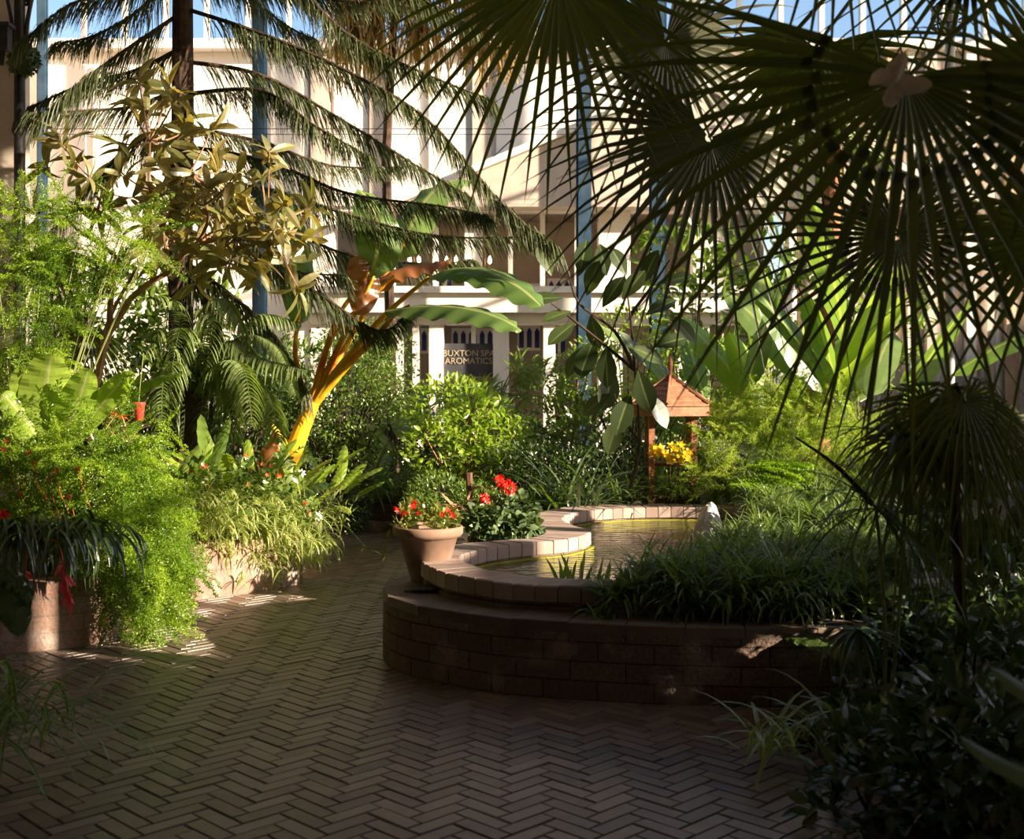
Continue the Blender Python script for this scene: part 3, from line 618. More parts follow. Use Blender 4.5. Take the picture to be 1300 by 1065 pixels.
# ---- conifer with drooping needled branches
o_=(P(232,500,11)[0],11,.36)
con=thing('conifer_tree','tall conifer with dark trunk and long sweeping branches hung with needles, upper left','tree',o_)
b=B(); top=P(232,-90,11); b.tube([(o_[0],11,.36),P(229,300,11),P(232,150,11),top],[.12,.115,.105,.09],12); b.build('trunk',M['bark'],con)
def conbranch(pl,Ys,dens=1.7,L=.26):
    pts=catmull([P(x,y,Y) for (x,y),Y in zip(pl,Ys)],6)
    b=B(); ln=np.linalg.norm(np.diff(pts,axis=0),axis=1).sum(); n=int(ln*125*dens); K0=len(pts); s=rs.rand(n)**.9*.93+.07
    f=lambda x: np.stack([np.interp(x,np.linspace(0,1,K0),pts[:,i]) for i in range(3)],-1)
    c=f(s)+rs.randn(n,3)*.012; tg=norm(f(np.minimum(s+.03,1.))-f(s-.03)); sd=norm(np.cross(tg,[0,0,1.])); sg=rs.choice([-1,1],n)[:,None]
    d=norm(sd*sg*U(.1,.9,n)[:,None]+tg*U(.5,1.1,n)[:,None]+np.array([0,0,1.])*U(-.3,.25,n)[:,None])
    Ln=(L*(1.15-.55*s)*U(.5,1.2,n))[:,None,None]; q=np.linspace(0,1,6)[None,:,None]
    p=c[:,None]+d[:,None]*q*Ln*.75+np.array([0,0,-1.])*Ln*.95*q**1.7
    side=norm(rs.randn(n,3)*.6+np.array([1,.2,0])); side-=0
    b.ribbon(p,.0085*np.array([.8,1,1,1,.8,.25])[None]*U(.8,1.3,n)[:,None],side)
    # short needles along each strand
    n2=n*3; i2=rs.randint(0,n,n2); q2=U(.1,.95,n2)[:,None]; L2=Ln[i2][:,0]
    c2=c[i2]+d[i2]*q2*L2*.75+np.array([0,0,-1.])*L2*.95*q2**1.7; dd=norm(d[i2]+rs.randn(n2,3)*.55+[0,0,-.7]); p2=np.stack([c2,c2+dd*.018,c2+dd*.034+[0,0,-.004]],1)
    b.ribbon(p2,.0042*np.array([1,1,.3])[None].repeat(n2,0),norm(rs.randn(n2,3)))
    b.tube(pts,np.linspace(.022,.006,K0),6,m=1,cap=False)
    b.build('branch',[M['conifer'],M['bark']],con)
T0=(232,30)
for pl,Ys in [
 ([(345,-60),(430,35),(520,85),(625,128)],(11,10.6,10.3,10.1)),
 ([(232,10),(330,42),(430,85),(540,150),(640,262),(705,312)],(11,10.7,10.4,10.1,9.9,9.7)),
 ([(232,78),(330,95),(430,150),(520,205),(600,252)],(11,11.1,11.1,11.2,11.2)),
 ([(232,120),(330,115),(400,160),(470,200)],(11,10.6,10.2,9.9)),
 ([(232,160),(330,180),(420,210),(505,212)],(11,11.4,11.8,12)),
 ([(232,185),(340,205),(440,245),(560,262),(620,275)],(11,10.8,10.4,10.2,10)),
 ([(232,230),(340,240),(450,275),(560,300),(690,300)],(11,10.9,10.6,10.4,10.2)),
 ([(232,260),(330,270),(430,320),(540,335),(600,330)],(11,11.2,11.3,11.4,11.5)),
 ([(232,290),(310,320),(400,370),(480,420),(520,395)],(11,10.7,10.4,10.3,10.3)),
 ([(232,330),(300,380),(350,430),(390,500)],(11,10.8,10.6,10.5)),
 ([(232,330),(270,400),(280,460),(262,540)],(11,10.8,10.7,10.6)),
 ([(232,15),(150,70),(95,110),(45,155)],(11,10.7,10.4,10.2)),
 ([(232,60),(170,90),(110,105),(40,135)],(11,11.2,11.3,11.5)),
 ([(232,-60),(160,-10),(90,5),(20,60)],(11,10.8,10.5,10.2)),
 ([(232,-50),(180,10),(120,45),(70,55)],(11,11.3,11.5,11.6)),
 ([(232,110),(170,135),(110,140),(35,145)],(11,10.7,10.5,10.3)),
 ([(232,150),(160,190),(110,240),(50,310)],(11,11.2,11.3,11.3)),
 ([(232,-80),(300,-20),(360,30),(400,50)],(11,11.4,11.8,12)),
 ([(232,-60),(330,-40),(460,-30),(600,30)],(11,10.5,10,9.8)),
 ([(232,-20),(320,-20),(420,0),(560,10)],(11,11.3,11.5,11.6)),
 ([(232,280),(170,310),(130,350),(80,400)],(11,10.9,10.8,10.8)),
 ([(232,210),(300,290),(360,340),(440,350)],(11,10.4,10.1,9.9)),
]: conbranch(pl,Ys)
# golden weeping branch beyond it
o_=tuple(P(500,560,15)); t=thing('weeping_conifer','brownish weeping conifer hanging down beyond the upper branches','tree',(o_[0],15,.4))
b=B(); b.tube([(o_[0],15,.4),P(490,200,15),P(505,-60,15)],[.07,.06,.04],8); b.build('trunk',M['bark'],t)
for (x0,x1) in ((500,470),(505,530),(505,600),(505,440),(505,640)):
    b=B(); pts=catmull([P(505,-80,15),P((505+x1)/2,-60,15),P(x1,-5,14.9),P(x1+5,40,14.9)],5); b.tube(pts,.02,5,m=1,cap=False)
    n=420; s=rs.rand(n); K0=len(pts); c=np.stack([np.interp(s,np.linspace(0,1,K0),pts[:,i]) for i in range(3)],-1)+rs.randn(n,3)*.09
    p,side=arch(c,U(0,6.3,n),U(-1.2,.2,n),U(.3,1.0,n),U(1,1.5,n),6); b.ribbon(p,.02,side); b.build('branch',[M['goldn'],M['bark']],t)

# ---- leathery shrub with big elliptical leaves
o_=P(112,560,9.2); o_[2]=.36
sh=thing('leathery_shrub','open shrub with large leathery olive leaves in whorls on orange brown stems, left','shrub',o_)
hubs=[((112,560),9.2),((125,480),9.2),((140,420),9.2),((165,380),9.1),((215,345),9.1),((250,310),9.1),((150,330),9.3),((110,300),9.3),((205,290),9.1),((190,240),9.2),((300,300),9),((340,280),9),((190,180),9.1),((240,220),9.1),((260,260),8.9),((80,250),9.3),((130,240),9.2)]
par=[None,0,1,2,3,4,2,6,4,8,5,10,9,8,5,7,7]
hp=[P(x,y,Y) for (x,y),Y in hubs]; rad=[.032,.03,.028,.024,.02,.016,.018,.014,.015,.013,.012,.01,.009,.01,.01,.009,.009]
b=B()
for i,p in enumerate(par):
    if p is not None: b.tube(bez(hp[p],(hp[p]+hp[i])/2+rs.randn(3)*.04,hp[i],6),np.linspace(rad[p],rad[i],6),7,cap=False)
b.tube(bez(hp[1],P(120,420,9.3),P(175,340,9.3)),np.linspace(.02,.012,8),6)
wh=[(175,92),(187,135),(240,148),(58,205),(75,178),(112,222),(150,215),(198,205),(232,168),(272,195),(262,232),(217,262),(132,262),(292,272),(332,222),(362,252),(322,302),(372,332),(252,302),(290,332),(382,372),(200,330),(150,180),(42,272),(100,255),(182,285),(342,190),(395,262),(232,225),(300,240),(250,360),(330,350),(215,112),(270,160),(240,270),(310,260),(350,290),(205,240),(280,300),(170,250),(230,310),(305,330),(215,230),(245,250),(285,250),(300,290),(265,290),(225,290),(190,250),(320,270),(345,310),(360,290),(270,320),(210,180),(160,120),(225,120),(90,210),(280,215),(330,330),(190,310),(395,300),(300,220)]
lb=B()
for (x,y) in wh:
    c=P(x,y,9.1+rs.uniform(-.45,.4)); j=int(np.argmin([np.linalg.norm(c-h) for h in hp[5:]]))+5; h=hp[j]
    b.tube(bez(h,(h+c)/2+np.array([0,0,-.05]),c,6),np.linspace(.009,.005,6),5,cap=False)
    ax=norm(c-h+np.array([0,0,.25])); k=rs.randint(8,14); a=norm(np.cross(ax,[.2,.9,.3])); a2=np.cross(ax,a); th=np.linspace(0,2*pi,k,endpoint=False)+rs.rand()
    d=np.cos(th)[:,None]*a+np.sin(th)[:,None]*a2+ax*U(-.3,1.6,k)[:,None]+rs.randn(k,3)*.3+np.array([0,0,-.1])
    lb.inst(T_lea,c[None]-ax[None]*U(0,.1,k)[:,None],frames(d,np.repeat(ax[None],k,0)+rs.randn(k,3)*.6),U(.14,.29,k))
b.build('stems',M['stem'],sh); lb.build('foliage',M['shrub'],sh)

# ---- feathery asparagus ferns, left
def asp(label,base,blobs,bias,size=.42,mat='aspar',trail=0,group=None,name='asparagus_fern'):
    t=thing(name,label,'fern',base,group); b=B(); sb=B()
    for c,r,n in blobs:
        plumes(b,c,r,n,size,bias)
        for _ in range(4):
            e=np.asarray(c)+dirs(1)[0]*np.asarray(r)*.8; sb.tube(bez(base,(np.asarray(base)+e)/2+np.array([0,0,.25]),e,8),.0045,4,cap=False)
    b.build('foliage',M[mat],t); sb.build('stems',M['gstem'],t); return t
bb=lambda L: [(P(x,y,Y),np.array([r,r*.8,r]),n) for x,y,Y,r,n in L]
asp('tall feathery bright green asparagus fern climbing by the left iron column',P(30,560,8.6)*[1,1,0]+[0,0,.36],bb([(20,290,8.6,.18,24),(70,285,8.6,.2,28),(130,290,8.5,.2,30),(180,300,8.5,.14,16),(25,350,8.5,.25,46),(30,430,8.5,.22,44),(25,485,8.6,.14,16),(120,340,8.7,.2,26),(0,530,8.3,.14,20),(70,400,8.6,.14,16)]),[.2,-.2,.1],.36)
asp('mound of feathery asparagus fern on the left bed above the pink bracts',P(60,600,7.9)*[1,1,0]+[0,0,.36],bb([(10,600,7.9,.3,46),(60,610,7.9,.3,60),(120,600,7.9,.3,70),(160,560,8.1,.25,40),(20,575,8.0,.2,28),(190,620,8.0,.22,40)]),[.2,-.5,0],.4)
asp('feathery asparagus fern cascading over the left planter wall down to the path',P(150,640,7.9)*[1,1,0]+[0,0,.40],bb([(130,660,7.7,.26,60),(175,660,7.7,.24,60),(150,710,7.55,.2,50),(190,720,7.55,.18,46),(175,760,7.5,.12,24),(205,690,7.7,.16,34),(195,780,7.5,.06,8)]),[.25,-.5,-.7],.36)
asp('pale thin-stemmed asparagus fern trailing over the wall between cascade and spider plants',P(230,620,8.6)*[1,1,0]+[0,0,.40],bb([(225,680,8.4,.13,24),(215,730,8.3,.12,16),(230,700,8.4,.1,12)]),[.2,-.4,-.9],.34,mat='aspar_d')
asp('dark feathery fern in shade low at the left, behind the strappy leaves',P(30,640,8.1)*[1,1,0]+[0,0,.38],bb([(20,650,7.9,.2,30),(80,660,7.9,.2,30)]),[.1,-.4,-.2],.36,mat='aspar_d')
# tiny orange flowers among asparagus
for (x,y) in ((5,572),(36,577),(44,588),(100,597),(62,612),(88,630),(28,628),(10,560),(70,600)):
    b=B(); c=P(x,y,7.45); flower(b,c,.022,k=2,spread=.01); b.tube([c,c+[0,.1,-.15],c+[0,.35,-.4]],.002,4); tag(b.build('small_blossom',M['orange'],loc=c),'tiny orange blossom among the feathery fern at the left','flower','orange blossoms in the left fern')

# ---- broad bright leaves behind the fern
t=thing('birds_nest_fern','bird\'s nest fern with two broad yellow green upright leaves glowing in the sun','fern',P(72,560,8.15)*[1,1,0]+[0,0,.36])
for pts,w in (([(60,570),(58,500),(66,450)],.34),([(75,570),(95,520),(112,468)],.26),([(60,575),(30,530),(2,500)],.22),([(85,570),(140,500),(168,478)],.16),([(70,570),(35,500),(28,470)],.2)):
    b=B(); midleaf(b,[P(x,y,8.15-.15*i) for i,(x,y) in enumerate(pts)],w,wave=.008,face=(.5,-.9,.35)); b.build('leaf',M['bananab'],t)
t=thing('arching_leaf_plant','plant with narrow arching green leaves above the red cup','plant',P(150,560,9)*[1,1,0]+[0,0,.36])
for pts,w in (([(140,560),(170,500),(205,480),(232,472)],.12),([(135,560),(150,510),(190,470)],.1),([(120,560),(95,480),(60,470)],.09)):
    b=B(); midleaf(b,[P(x,y,9) for x,y in pts],w,wave=.01,face=(.2,-.6,.8)); b.build('leaf',M['bright'],t)
# small fan palm low left
sp=thing('fan_palm','small dark fan palm leaf cluster behind the ferns, left of the leaning stems','palm',P(110,560,9.8)*[1,1,0]+[0,0,.36])
fan(sp,P(112,420,9.8),(-.6,-.2,-.5),(.1,-1,.3),.42,26,260,crown=P(120,540,9.8),mat=M['palm'],droop=.3)
fan(sp,P(60,330,9.8),(.3,-.2,-1),(.1,-1,.3),.5,26,260,crown=P(120,540,9.8),mat=M['palm'],droop=.3)
# red cup
c=P(176,534,8.7); t=thing('hanging_cup','small glossy red cup hanging among the leaves, left','pot',c)
b=B(); b.lathe([(.001,0),(.034,.0),(.046,.12),(.05,.125),(.05,.135),(.043,.135),(.03,.02),(.001,.02)],c,20); b.build('cup',M['redpl'],t,smooth=True)
b=B(); b.tube([c+[0,0,.13],c+[.01,.0,.25],c+[.03,.02,.5]],.003,4); b.build('cord',M['gstem'],t)
# red bromeliad bracts next to it
for (x,y),wh_ in (((122,522),'left of the red cup'),((150,530),'just beside the red cup')):
    c=P(x,y,8.6); t=thing('bromeliad','bromeliad with red bracts '+wh_,'plant',c*[1,1,0]+[0,0,.36]); b=B(); n=12
    p,sd_=arch(np.repeat(c[None],n,0),U(0,6.3,n),U(-.1,1,n),U(.07,.12,n),U(.5,1,n),5); b.ribbon(p,.03*np.array([.6,1,1,.7,.05])[None],sd_,fold=.15); b.build('bracts',M['red'],t)
    b=B(); clump(b,c-[0,0,.12],16,.3,.035); b.tube([c,c*[1,1,0]+[0,0,.36]],.012,5); b.build('foliage',M['mid'],t)
# dry brown clump
b=B(); c=P(150,560,8.6); clump(b,c,60,.32,.012,spread=.06); tag(b.build('dead_leaf_clump',M['stem'],loc=c),'tuft of dry reddish brown leaves below the red cup','plant')

# ---- tree fern
o_=P(245,560,10.4); o_[2]=.36; t=thing('tree_fern','tree fern with grey green drooping feathery fronds in front of the conifer trunk','fern',o_)
cr=P(248,500,10.4); b=B(); b.tube([o_,cr],[.10,.085],12); b.lathe([(.09,-.1),(.13,0),(.05,.12),(.001,.13)],cr,14); b.build('trunk',M['bark'],t)
for pl in ([(248,500),(255,430),(270,400),(262,470)],[(248,500),(285,460),(310,470),(320,540)],[(248,500),(215,470),(195,490),(180,540)],[(248,500),(270,480),(290,500),(285,570)],[(248,500),(225,450),(200,420),(185,450)],[(248,500),(300,430),(350,440),(375,500)],[(248,500),(300,470),(340,500),(355,560)],[(248,500),(262,400),(285,380),(310,420)],[(248,500),(235,470),(222,500),(215,560)],[(248,500),(290,440),(330,400),(380,410)],[(248,500),(230,420),(215,380),(190,380)],[(248,500),(246,450),(240,470),(232,560)],[(248,500),(262,450),(258,480),(256,570)],[(248,500),(285,440),(310,440),(330,510)],[(248,500),(225,460),(208,480),(205,540)],[(248,500),(275,470),(290,480),(300,560)],[(248,500),(238,430),(228,420),(218,470)],[(248,500),(300,450),(345,460),(390,470)]):
    Yt=10.4+rs.uniform(-.9,.3); pts=catmull([P(x,y,10.4+(Yt-10.4)*i/3) for i,(x,y) in enumerate(pl)],6)
    b=B(); pinnate(b,pts,44,.26,.022,droop=.7,ang=1.1); b.build('frond',M['fernl'],t)

# ---- red-and-yellow stemmed banana
o_=P(362,640,10.6); o_[2]=.36; ban=thing('banana_plant','banana plant with glowing yellow to orange stalks and long paddle leaves','plant',o_)
b=B(); b.tube([o_,P(368,585,10.6),P(383,545,10.6),P(398,510,10.6)],[.09,.085,.075,.06],14); b.build('pseudostem',M['petioley'],ban)
Yb=10.6
def banleaf(pet,blade,w,Ys,mat,pm,pr=(.032,.014),wave=.018,face=None,fold=.35,tears=0):
    b=B(); midleaf(b,[P(x,y,Y) for (x,y),Y in zip(blade,Ys)],w,wave=wave,face=face,fold=fold,nx=9,ny=40,tears=tears); lf=b.build('leaf',mat,ban,smooth=True)
    b=B(); pp=catmull([P(x,y,Yb+(Ys[0]-Yb)*i/(len(pet)-1)) for i,(x,y) in enumerate(pet)],5); b.tube(pp,np.linspace(pr[0],pr[1],len(pp)),10); b.build('petiole',pm,lf,smooth=True)
banleaf([(398,515),(425,475),(470,420),(505,385),(545,352)],[(545,352),(600,340),(650,358),(688,390)],.42,(10.4,10.1,9.8,9.6),M['banana'],M['petioley'],(.045,.015))
banleaf([(398,515),(440,465),(480,425),(500,400),(520,388)],[(490,395),(560,388),(620,398),(662,420)],.36,(10.2,9.9,9.6,9.5),M['banana'],M['petiole'],(.038,.014))
banleaf([(395,515),(410,460),(425,410),(450,370),(468,345)],[(468,350),(480,310),(475,270),(455,240)],.42,(10.5,10.6,10.7,10.8),M['banana'],M['petiole'],(.032,.014))
banleaf([(395,515),(430,440),(455,390),(475,350)],[(455,400),(462,365),(458,345),(450,325)],.30,(10.5,10.5,10.5,10.5),M['redleaf'],M['petiole'],(.032,.014),face=(.2,-1,.1))
banleaf([(395,515),(420,430),(470,380),(500,350)],[(462,380),(500,345),(540,335),(570,330)],.3,(10.7,10.8,10.9,11.0),M['redleaf'],M['petiole'],(.032,.014))
banleaf([(390,515),(375,450),(380,400)],[(380,410),(375,340),(365,280),(355,250)],.34,(10.7,10.9,11.1,11.3),M['banana'],M['petiole'],(.032,.014))
banleaf([(395,515),(450,420),(500,330),(520,300)],[(505,330),(530,270),(560,235),(600,230)],.42,(11,11.3,11.6,11.8),M['banana'],M['petiole'],(.032,.014))
banleaf([(372,590),(360,560),(345,540)],[(350,550),(335,590),(330,620),(335,650)],.2,(10.4,10.3,10.2,10.2),M['redleaf'],M['petioley'],(.03,.02))

# ---- shrubs of the left bed and the far end
def FL(px,Y,z=.36): return np.array([(px-650)/F*Y,Y,z])
def BL(L): return [(P(x,y,Y),np.array(r)) for x,y,Y,r in L]
bush('small_leaf_bush','light green small-leaved bush right of the yellow banana stalk','bush',FL(430,12.2),BL([(440,520,12.2,(.45,.4,.5)),(455,470,12.2,(.4,.35,.4)),(420,560,12.1,(.4,.3,.35)),(470,440,12.3,(.25,.3,.25)),(490,500,12.3,(.2,.3,.35))]),T_small,.05,M['mid'],5200,zb=.1)
bush('ficus_bush','tall thin-leaved bush in front of the pavilion, left of the broad upright leaves','bush',FL(440,14),BL([(450,440,14,(.5,.4,.4)),(490,460,14,(.4,.4,.5)),(370,480,14,(.5,.4,.6)),(310,520,14,(.6,.4,.6))]),T_small,.06,M['mid'],4200)
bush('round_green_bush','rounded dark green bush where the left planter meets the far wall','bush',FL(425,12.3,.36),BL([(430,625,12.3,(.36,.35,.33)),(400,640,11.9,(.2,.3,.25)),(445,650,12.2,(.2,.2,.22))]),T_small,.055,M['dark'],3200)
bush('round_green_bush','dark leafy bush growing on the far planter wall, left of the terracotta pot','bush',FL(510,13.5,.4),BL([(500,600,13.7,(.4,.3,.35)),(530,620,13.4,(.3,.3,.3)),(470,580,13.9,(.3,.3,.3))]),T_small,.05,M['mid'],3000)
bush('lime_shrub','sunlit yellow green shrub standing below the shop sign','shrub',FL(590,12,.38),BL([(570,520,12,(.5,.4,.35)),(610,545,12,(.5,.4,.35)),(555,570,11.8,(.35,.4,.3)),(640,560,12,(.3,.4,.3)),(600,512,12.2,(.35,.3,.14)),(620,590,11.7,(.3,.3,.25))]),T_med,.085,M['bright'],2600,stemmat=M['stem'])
bush('whorled_leaf_shrub','dark green shrub with radiating narrow leaves just under the shop sign','shrub',FL(590,13.2,.38),BL([(600,500,13.2,(.4,.3,.14)),(570,505,13.2,(.35,.3,.12)),(690,490,13.2,(.3,.3,.25)),(665,465,13.2,(.16,.2,.12))]),T_nar,.17,M['mid'],800,stemmat=M['gstem'])
bush('ferny_bush','soft mid green ferny bush directly behind the terracotta pot','bush',FL(560,10.4,.38),BL([(555,630,10.4,(.3,.3,.22)),(600,640,10.3,(.25,.3,.2)),(540,650,10.1,(.2,.2,.16))]),T_small,.04,M['mid'],3600)
bush('open_twiggy_shrub','open twiggy shrub with sparse sunlit leaves right of the lime shrub','shrub',FL(710,12.5,.38),BL([(700,520,12.5,(.4,.4,.45)),(740,480,12.5,(.35,.3,.4)),(760,540,12.3,(.3,.3,.4)),(725,560,12,(.3,.3,.3))]),T_med,.07,M['mid'],1500,stemmat=M['stem'])['label']='open twiggy shrub with sparse sunlit leaves between the lime shrub and the wooden well'
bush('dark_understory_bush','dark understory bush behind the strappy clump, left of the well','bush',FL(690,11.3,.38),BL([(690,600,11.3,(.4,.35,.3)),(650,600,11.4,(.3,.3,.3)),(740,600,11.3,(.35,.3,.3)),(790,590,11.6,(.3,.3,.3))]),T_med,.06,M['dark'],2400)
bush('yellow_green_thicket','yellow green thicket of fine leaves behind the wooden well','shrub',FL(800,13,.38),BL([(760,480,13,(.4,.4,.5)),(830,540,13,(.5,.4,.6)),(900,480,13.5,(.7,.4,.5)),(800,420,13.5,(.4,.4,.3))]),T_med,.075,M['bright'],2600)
# broad-leaf groundcover
def paddles(name,label,cat,base,n,L,w,mat,el=(.7,1.5),fold=.2,az=None,group=None,tilt=1.):
    t=thing(name,label,cat,base,group)
    for i in range(n):
        a=rs.uniform(0,2*pi) if az is None else rs.uniform(*az); p,_=arch(np.array([base])+rs.randn(1,3)*[.05,.05,0],np.array([a]),np.array([rs.uniform(*el)]),np.array([L*rs.uniform(.7,1.1)]),np.array([rs.uniform(.3,1.3)]),9)
        p=p[0]; b=B(); midleaf(b,p[4:],w*rs.uniform(.8,1.1),nx=5,ny=14,wave=.006,fold=fold); b.tube(p[:5],.007,5,m=1,cap=False); b.build('leaf',[mat,M['gstem']],t)
    return t
paddles('strelitzia','broad upright paddle leaves standing before the stone posts','plant',FL(520,13.2),9,1.75,.26,M['mid'],el=(1.1,1.55))
paddles('strelitzia','tall paddle leaves glowing green behind the well to the right','plant',FL(985,12.6),9,2.9,.42,M['bananab'],el=(1.2,1.5))
paddles('strelitzia','tall paddle leaves behind the large fan leaf at right','plant',FL(1090,12.0),9,3.4,.5,M['banana'],el=(1.2,1.5))
paddles('strelitzia','cluster of paddle leaves just right of the well roof','plant',FL(925,13.0),8,2.6,.36,M['banana'],el=(1.2,1.5))
for i,(px,Y,n,mt,wh_) in enumerate(((300,9.9,14,'bright','below the tree fern trunk'),(250,9.5,14,'mid','left of the tree fern base'),(350,10.3,12,'mid','at the foot of the banana plant'),(205,9.2,12,'bright','right of the dry brown tuft'),(395,10.6,14,'bright','right of the banana stem foot'),(460,12.6,16,'bright','in front of the small-leaved bush'),(420,11.4,12,'mid','above the rounded dark bush'))):
    paddles('broad_leaf_lily','leafy clump of broad pointed leaves '+wh_,'plant',FL(px,Y),n,(1.05 if i<4 else .8),.12,M['bright' if i%2==0 else 'mid'],el=(.8,1.5))
t=paddles('heart_leaf_plant','plant with big dark heart-shaped leaves left of the yellow stalk','plant',FL(330,10.2),7,.75,.22,M['dark'],el=(.9,1.5))
b=B(); c=FL(330,10.0,.5); clump(b,c+[0,0,.15],50,.7,.03); tag(b.build('strap_leaf_clump',M['dark'],loc=c),'dark blue green strappy clump behind the orange begonias','plant')
for k,(px,Y,wh_) in enumerate(((480,12.9,'at far end of path beside the round dark bush'),(500,13.4,'above the far planter wall'))):
    b=B(); c=FL(px,Y,.45); clump(b,c,90,.6,.02,spread=.15); tag(b.build('grass_clump',M['mid'],loc=c),'grassy green clump '+wh_,'grass')

# begonias orange-red on left bed
b_pos=((255,590,'first, leftmost'),(275,615,''),(300,612,''),(322,588,''),(318,600,''),(372,570,''),(360,605,''),(388,640,''))
for k,(x,y,_) in enumerate(b_pos):
    Y=9.1+.25*(k%3); c=P(x,y,Y); t=thing('begonia','low green begonia with small orange red blooms above the spider plants','flower',c*[1,1,0]+[0,0,.36],'begonias above the spider plants')
    b=B(); bush_leaves(b,c-[0,0,.07],(.17,.15,.08),60,T_oval,.075,zb=.4); b.build('foliage',M['mid'],t)
    for q in range(3):
        fb_=B(); flower(fb_,c+rs.randn(3)*[.07,.04,.03]+[0,-.12,0],.02,T_small,5,k=2,spread=.008); fb_.build('bloom',M['orange'],t)
for x,y in ((384,601),(405,655)):
    b=B(); c=P(x,y,9.3); flower(b,c,.04,T_small,7,k=2,spread=.006); b.tube([c,c+[0,.1,-.2]],.003,4,m=1); tag(b.build('white_blossom',[M['white'],M['gstem']],loc=c),'small white blossom at the '+('top of' if y<630 else 'right end of')+' the spider plant mass','flower')

# spider plants spilling on the planter wall
def spill(name,label,c,n,L,w,mat,out,group=None,spread=.1,dro=(1.6,3.0),el=(.2,1.3),K=8,wid=1.3):
    b=B(); a0=math.atan2(out[1],out[0]); clump(b,c,n,L,w,el=el,droop=dro,spread=spread,K=K,az=(a0-wid,a0+wid),fold=.12)
    return tag(b.build(name,M[mat],loc=c),label,'plant',group)
def spill2(c,n,L,w):
    b=B(); clump(b,c,n,L,w,el=(-.1,1.4),droop=(.8,2.8),spread=.12,K=7,fold=.12)
    for _ in range(9):
        q=c+rs.randn(3)*[.13,.12,.10]; clump(b,q,11,L*.5,w,el=(-.4,1.4),droop=(.6,2.2),spread=.01,K=5,fold=.12,prof=np.array([.7,1,1,.7,.05]))
    tag(b.build('spider_plant',M['spider'],loc=c),'sunlit variegated spider plant arching over the left brick planter wall','plant','variegated spider plants on the left planter')
k=0
for x,y,Y in ((235,640,8.9),(255,655,9.0),(275,665,9.1),(295,660,9.25),(315,670,9.3),(335,665,9.4),(355,675,9.5),(375,670,9.6),(390,685,9.75),(300,640,9.6),(340,640,9.8),(265,630,9.4),(372,650,9.9),(245,620,9.2),(320,650,9.5),(285,650,9.4),(350,690,9.55),(310,690,9.35)):
    c=P(x,y,Y); spill2(c,44,.38,.017)
for x,y,Y in ((330,700,9.4),(365,700,9.58),(385,705,9.75),(345,715,9.45)):
    c=P(x,y,Y); spill2(c,26,.26,.015)
# trailing wiry stems at right end
b=B(); c=P(395,650,9.8)
for q in range(14): 
    e=c+np.array([rs.uniform(.1,.5),rs.uniform(-.3,.2),rs.uniform(-.3,.15)]); b.tube(bez(c,(c+e)/2+[0,0,.15],e,8),.003,4,cap=False)
    bush_leaves(b,e,(.05,.05,.05),6,T_nar,.07,m=1)
tag(b.build('trailing_runner',[M['gstem'],M['spider']],loc=c),'wiry runners with plantlets arching out over the path from the spider plants','plant')

# billbergia with pink bracts
c=P(50,700,7.15); t=thing('bromeliad','strappy dark green bromeliad with hanging pink bracts over the wall, left edge','plant',c*[1,1,0]+[0,0,.42])
b=B()
for x,Y in ((0,7.15),(30,7.2),(70,7.2),(105,7.3),(130,7.4)): clump(b,P(x,680,Y),34,.55,.026,el=(.3,1.3),droop=(1.8,3.0),az=(-2.6,-.5),K=9,spread=.08,prof=np.array([.8,1,1,1,1,.9,.75,.5,.08]))
b.build('foliage',M['bill'],t)
for pl in ([(30,690),(33,700),(32,740),(36,770)],[(62,685),(75,692),(82,730),(88,772)]):
    b=B(); p=catmull([P(x,y,6.95) for x,y in pl],6); b.tube(p,.006,6,t=.3); n=26; s=U(.55,1,n); i_=(s*(len(p)-1)).astype(int); d=norm(rs.randn(n,3)*.35+[0,0,-1]); b.inst(T_leaf,p[i_],frames(d,norm(rs.randn(n,3))),U(.06,.11,n)); b.build('bract',M['pink'],t)
c=P(4,655,7.0); b=B(); flower(b,c,.05,T_leaf,6,k=2); tag(b.build('red_blossom',M['red'],loc=c),'red blossom cut by the left edge above the strappy leaves','flower')
# near-left shaded leaves
c=P(-30,770,5.0); t=thing('shade_plant','dark lobed leaf intruding at the left edge in front of the brick wall','plant',c*[1,1,0]+[0,0,.02])
b=B(); midleaf(b,[P(-40,700,5),P(-10,740,4.9),P(15,770,4.85),P(22,808,4.8)],.16,wave=.01,face=(.2,-1,.3)); midleaf(b,[P(-40,720,5),P(0,730,4.9),P(25,745,4.85),P(38,772,4.8)],.09,face=(.2,-1,.3)); b.tube([c*[1,1,0]+[0,0,.02],c,P(-40,700,5)],.01,6,m=1); b.build('leaf',[M['dark'],M['gstem']],t)
c=FL(-20,4.9,.1); b=B(); clump(b,c+[0,0,.12],130,.62,.018,el=(.3,1.4),droop=(1.2,2.6),spread=.16); tag(b.build('spider_plant',M['spiderd'],loc=c),'shaded grassy spider plant in the bottom left corner','plant')

# ---- strappy dark clump left of the well
for px,Y,n,L,wh_ in ((735,10.9,90,.85,'directly behind the pond rim, biggest'),(690,10.9,60,.6,'behind the geraniums'),(780,11.3,60,.8,'between the biggest clump and the well post'),(655,11.6,50,.6,'left of the geranium blooms')):
    b=B(); c=FL(px,Y,.45); clump(b,c,n,L,.032,el=(.5,1.45),droop=(.6,1.8),spread=.1,K=8); tag(b.build('strap_leaf_clump',M['mid' if n<70 else 'bill'],loc=c),'dark arching strap-leaved clump '+wh_,'plant')
b=B(); clump(b,FL(845,12.3,.4),26,1.2,.04,el=(1.1,1.5),droop=(.1,.6)); tag(b.build('iris_clump',M['mid'],loc=FL(845,12.3,.4)),'upright sword leaves seen through the open wooden well','plant')

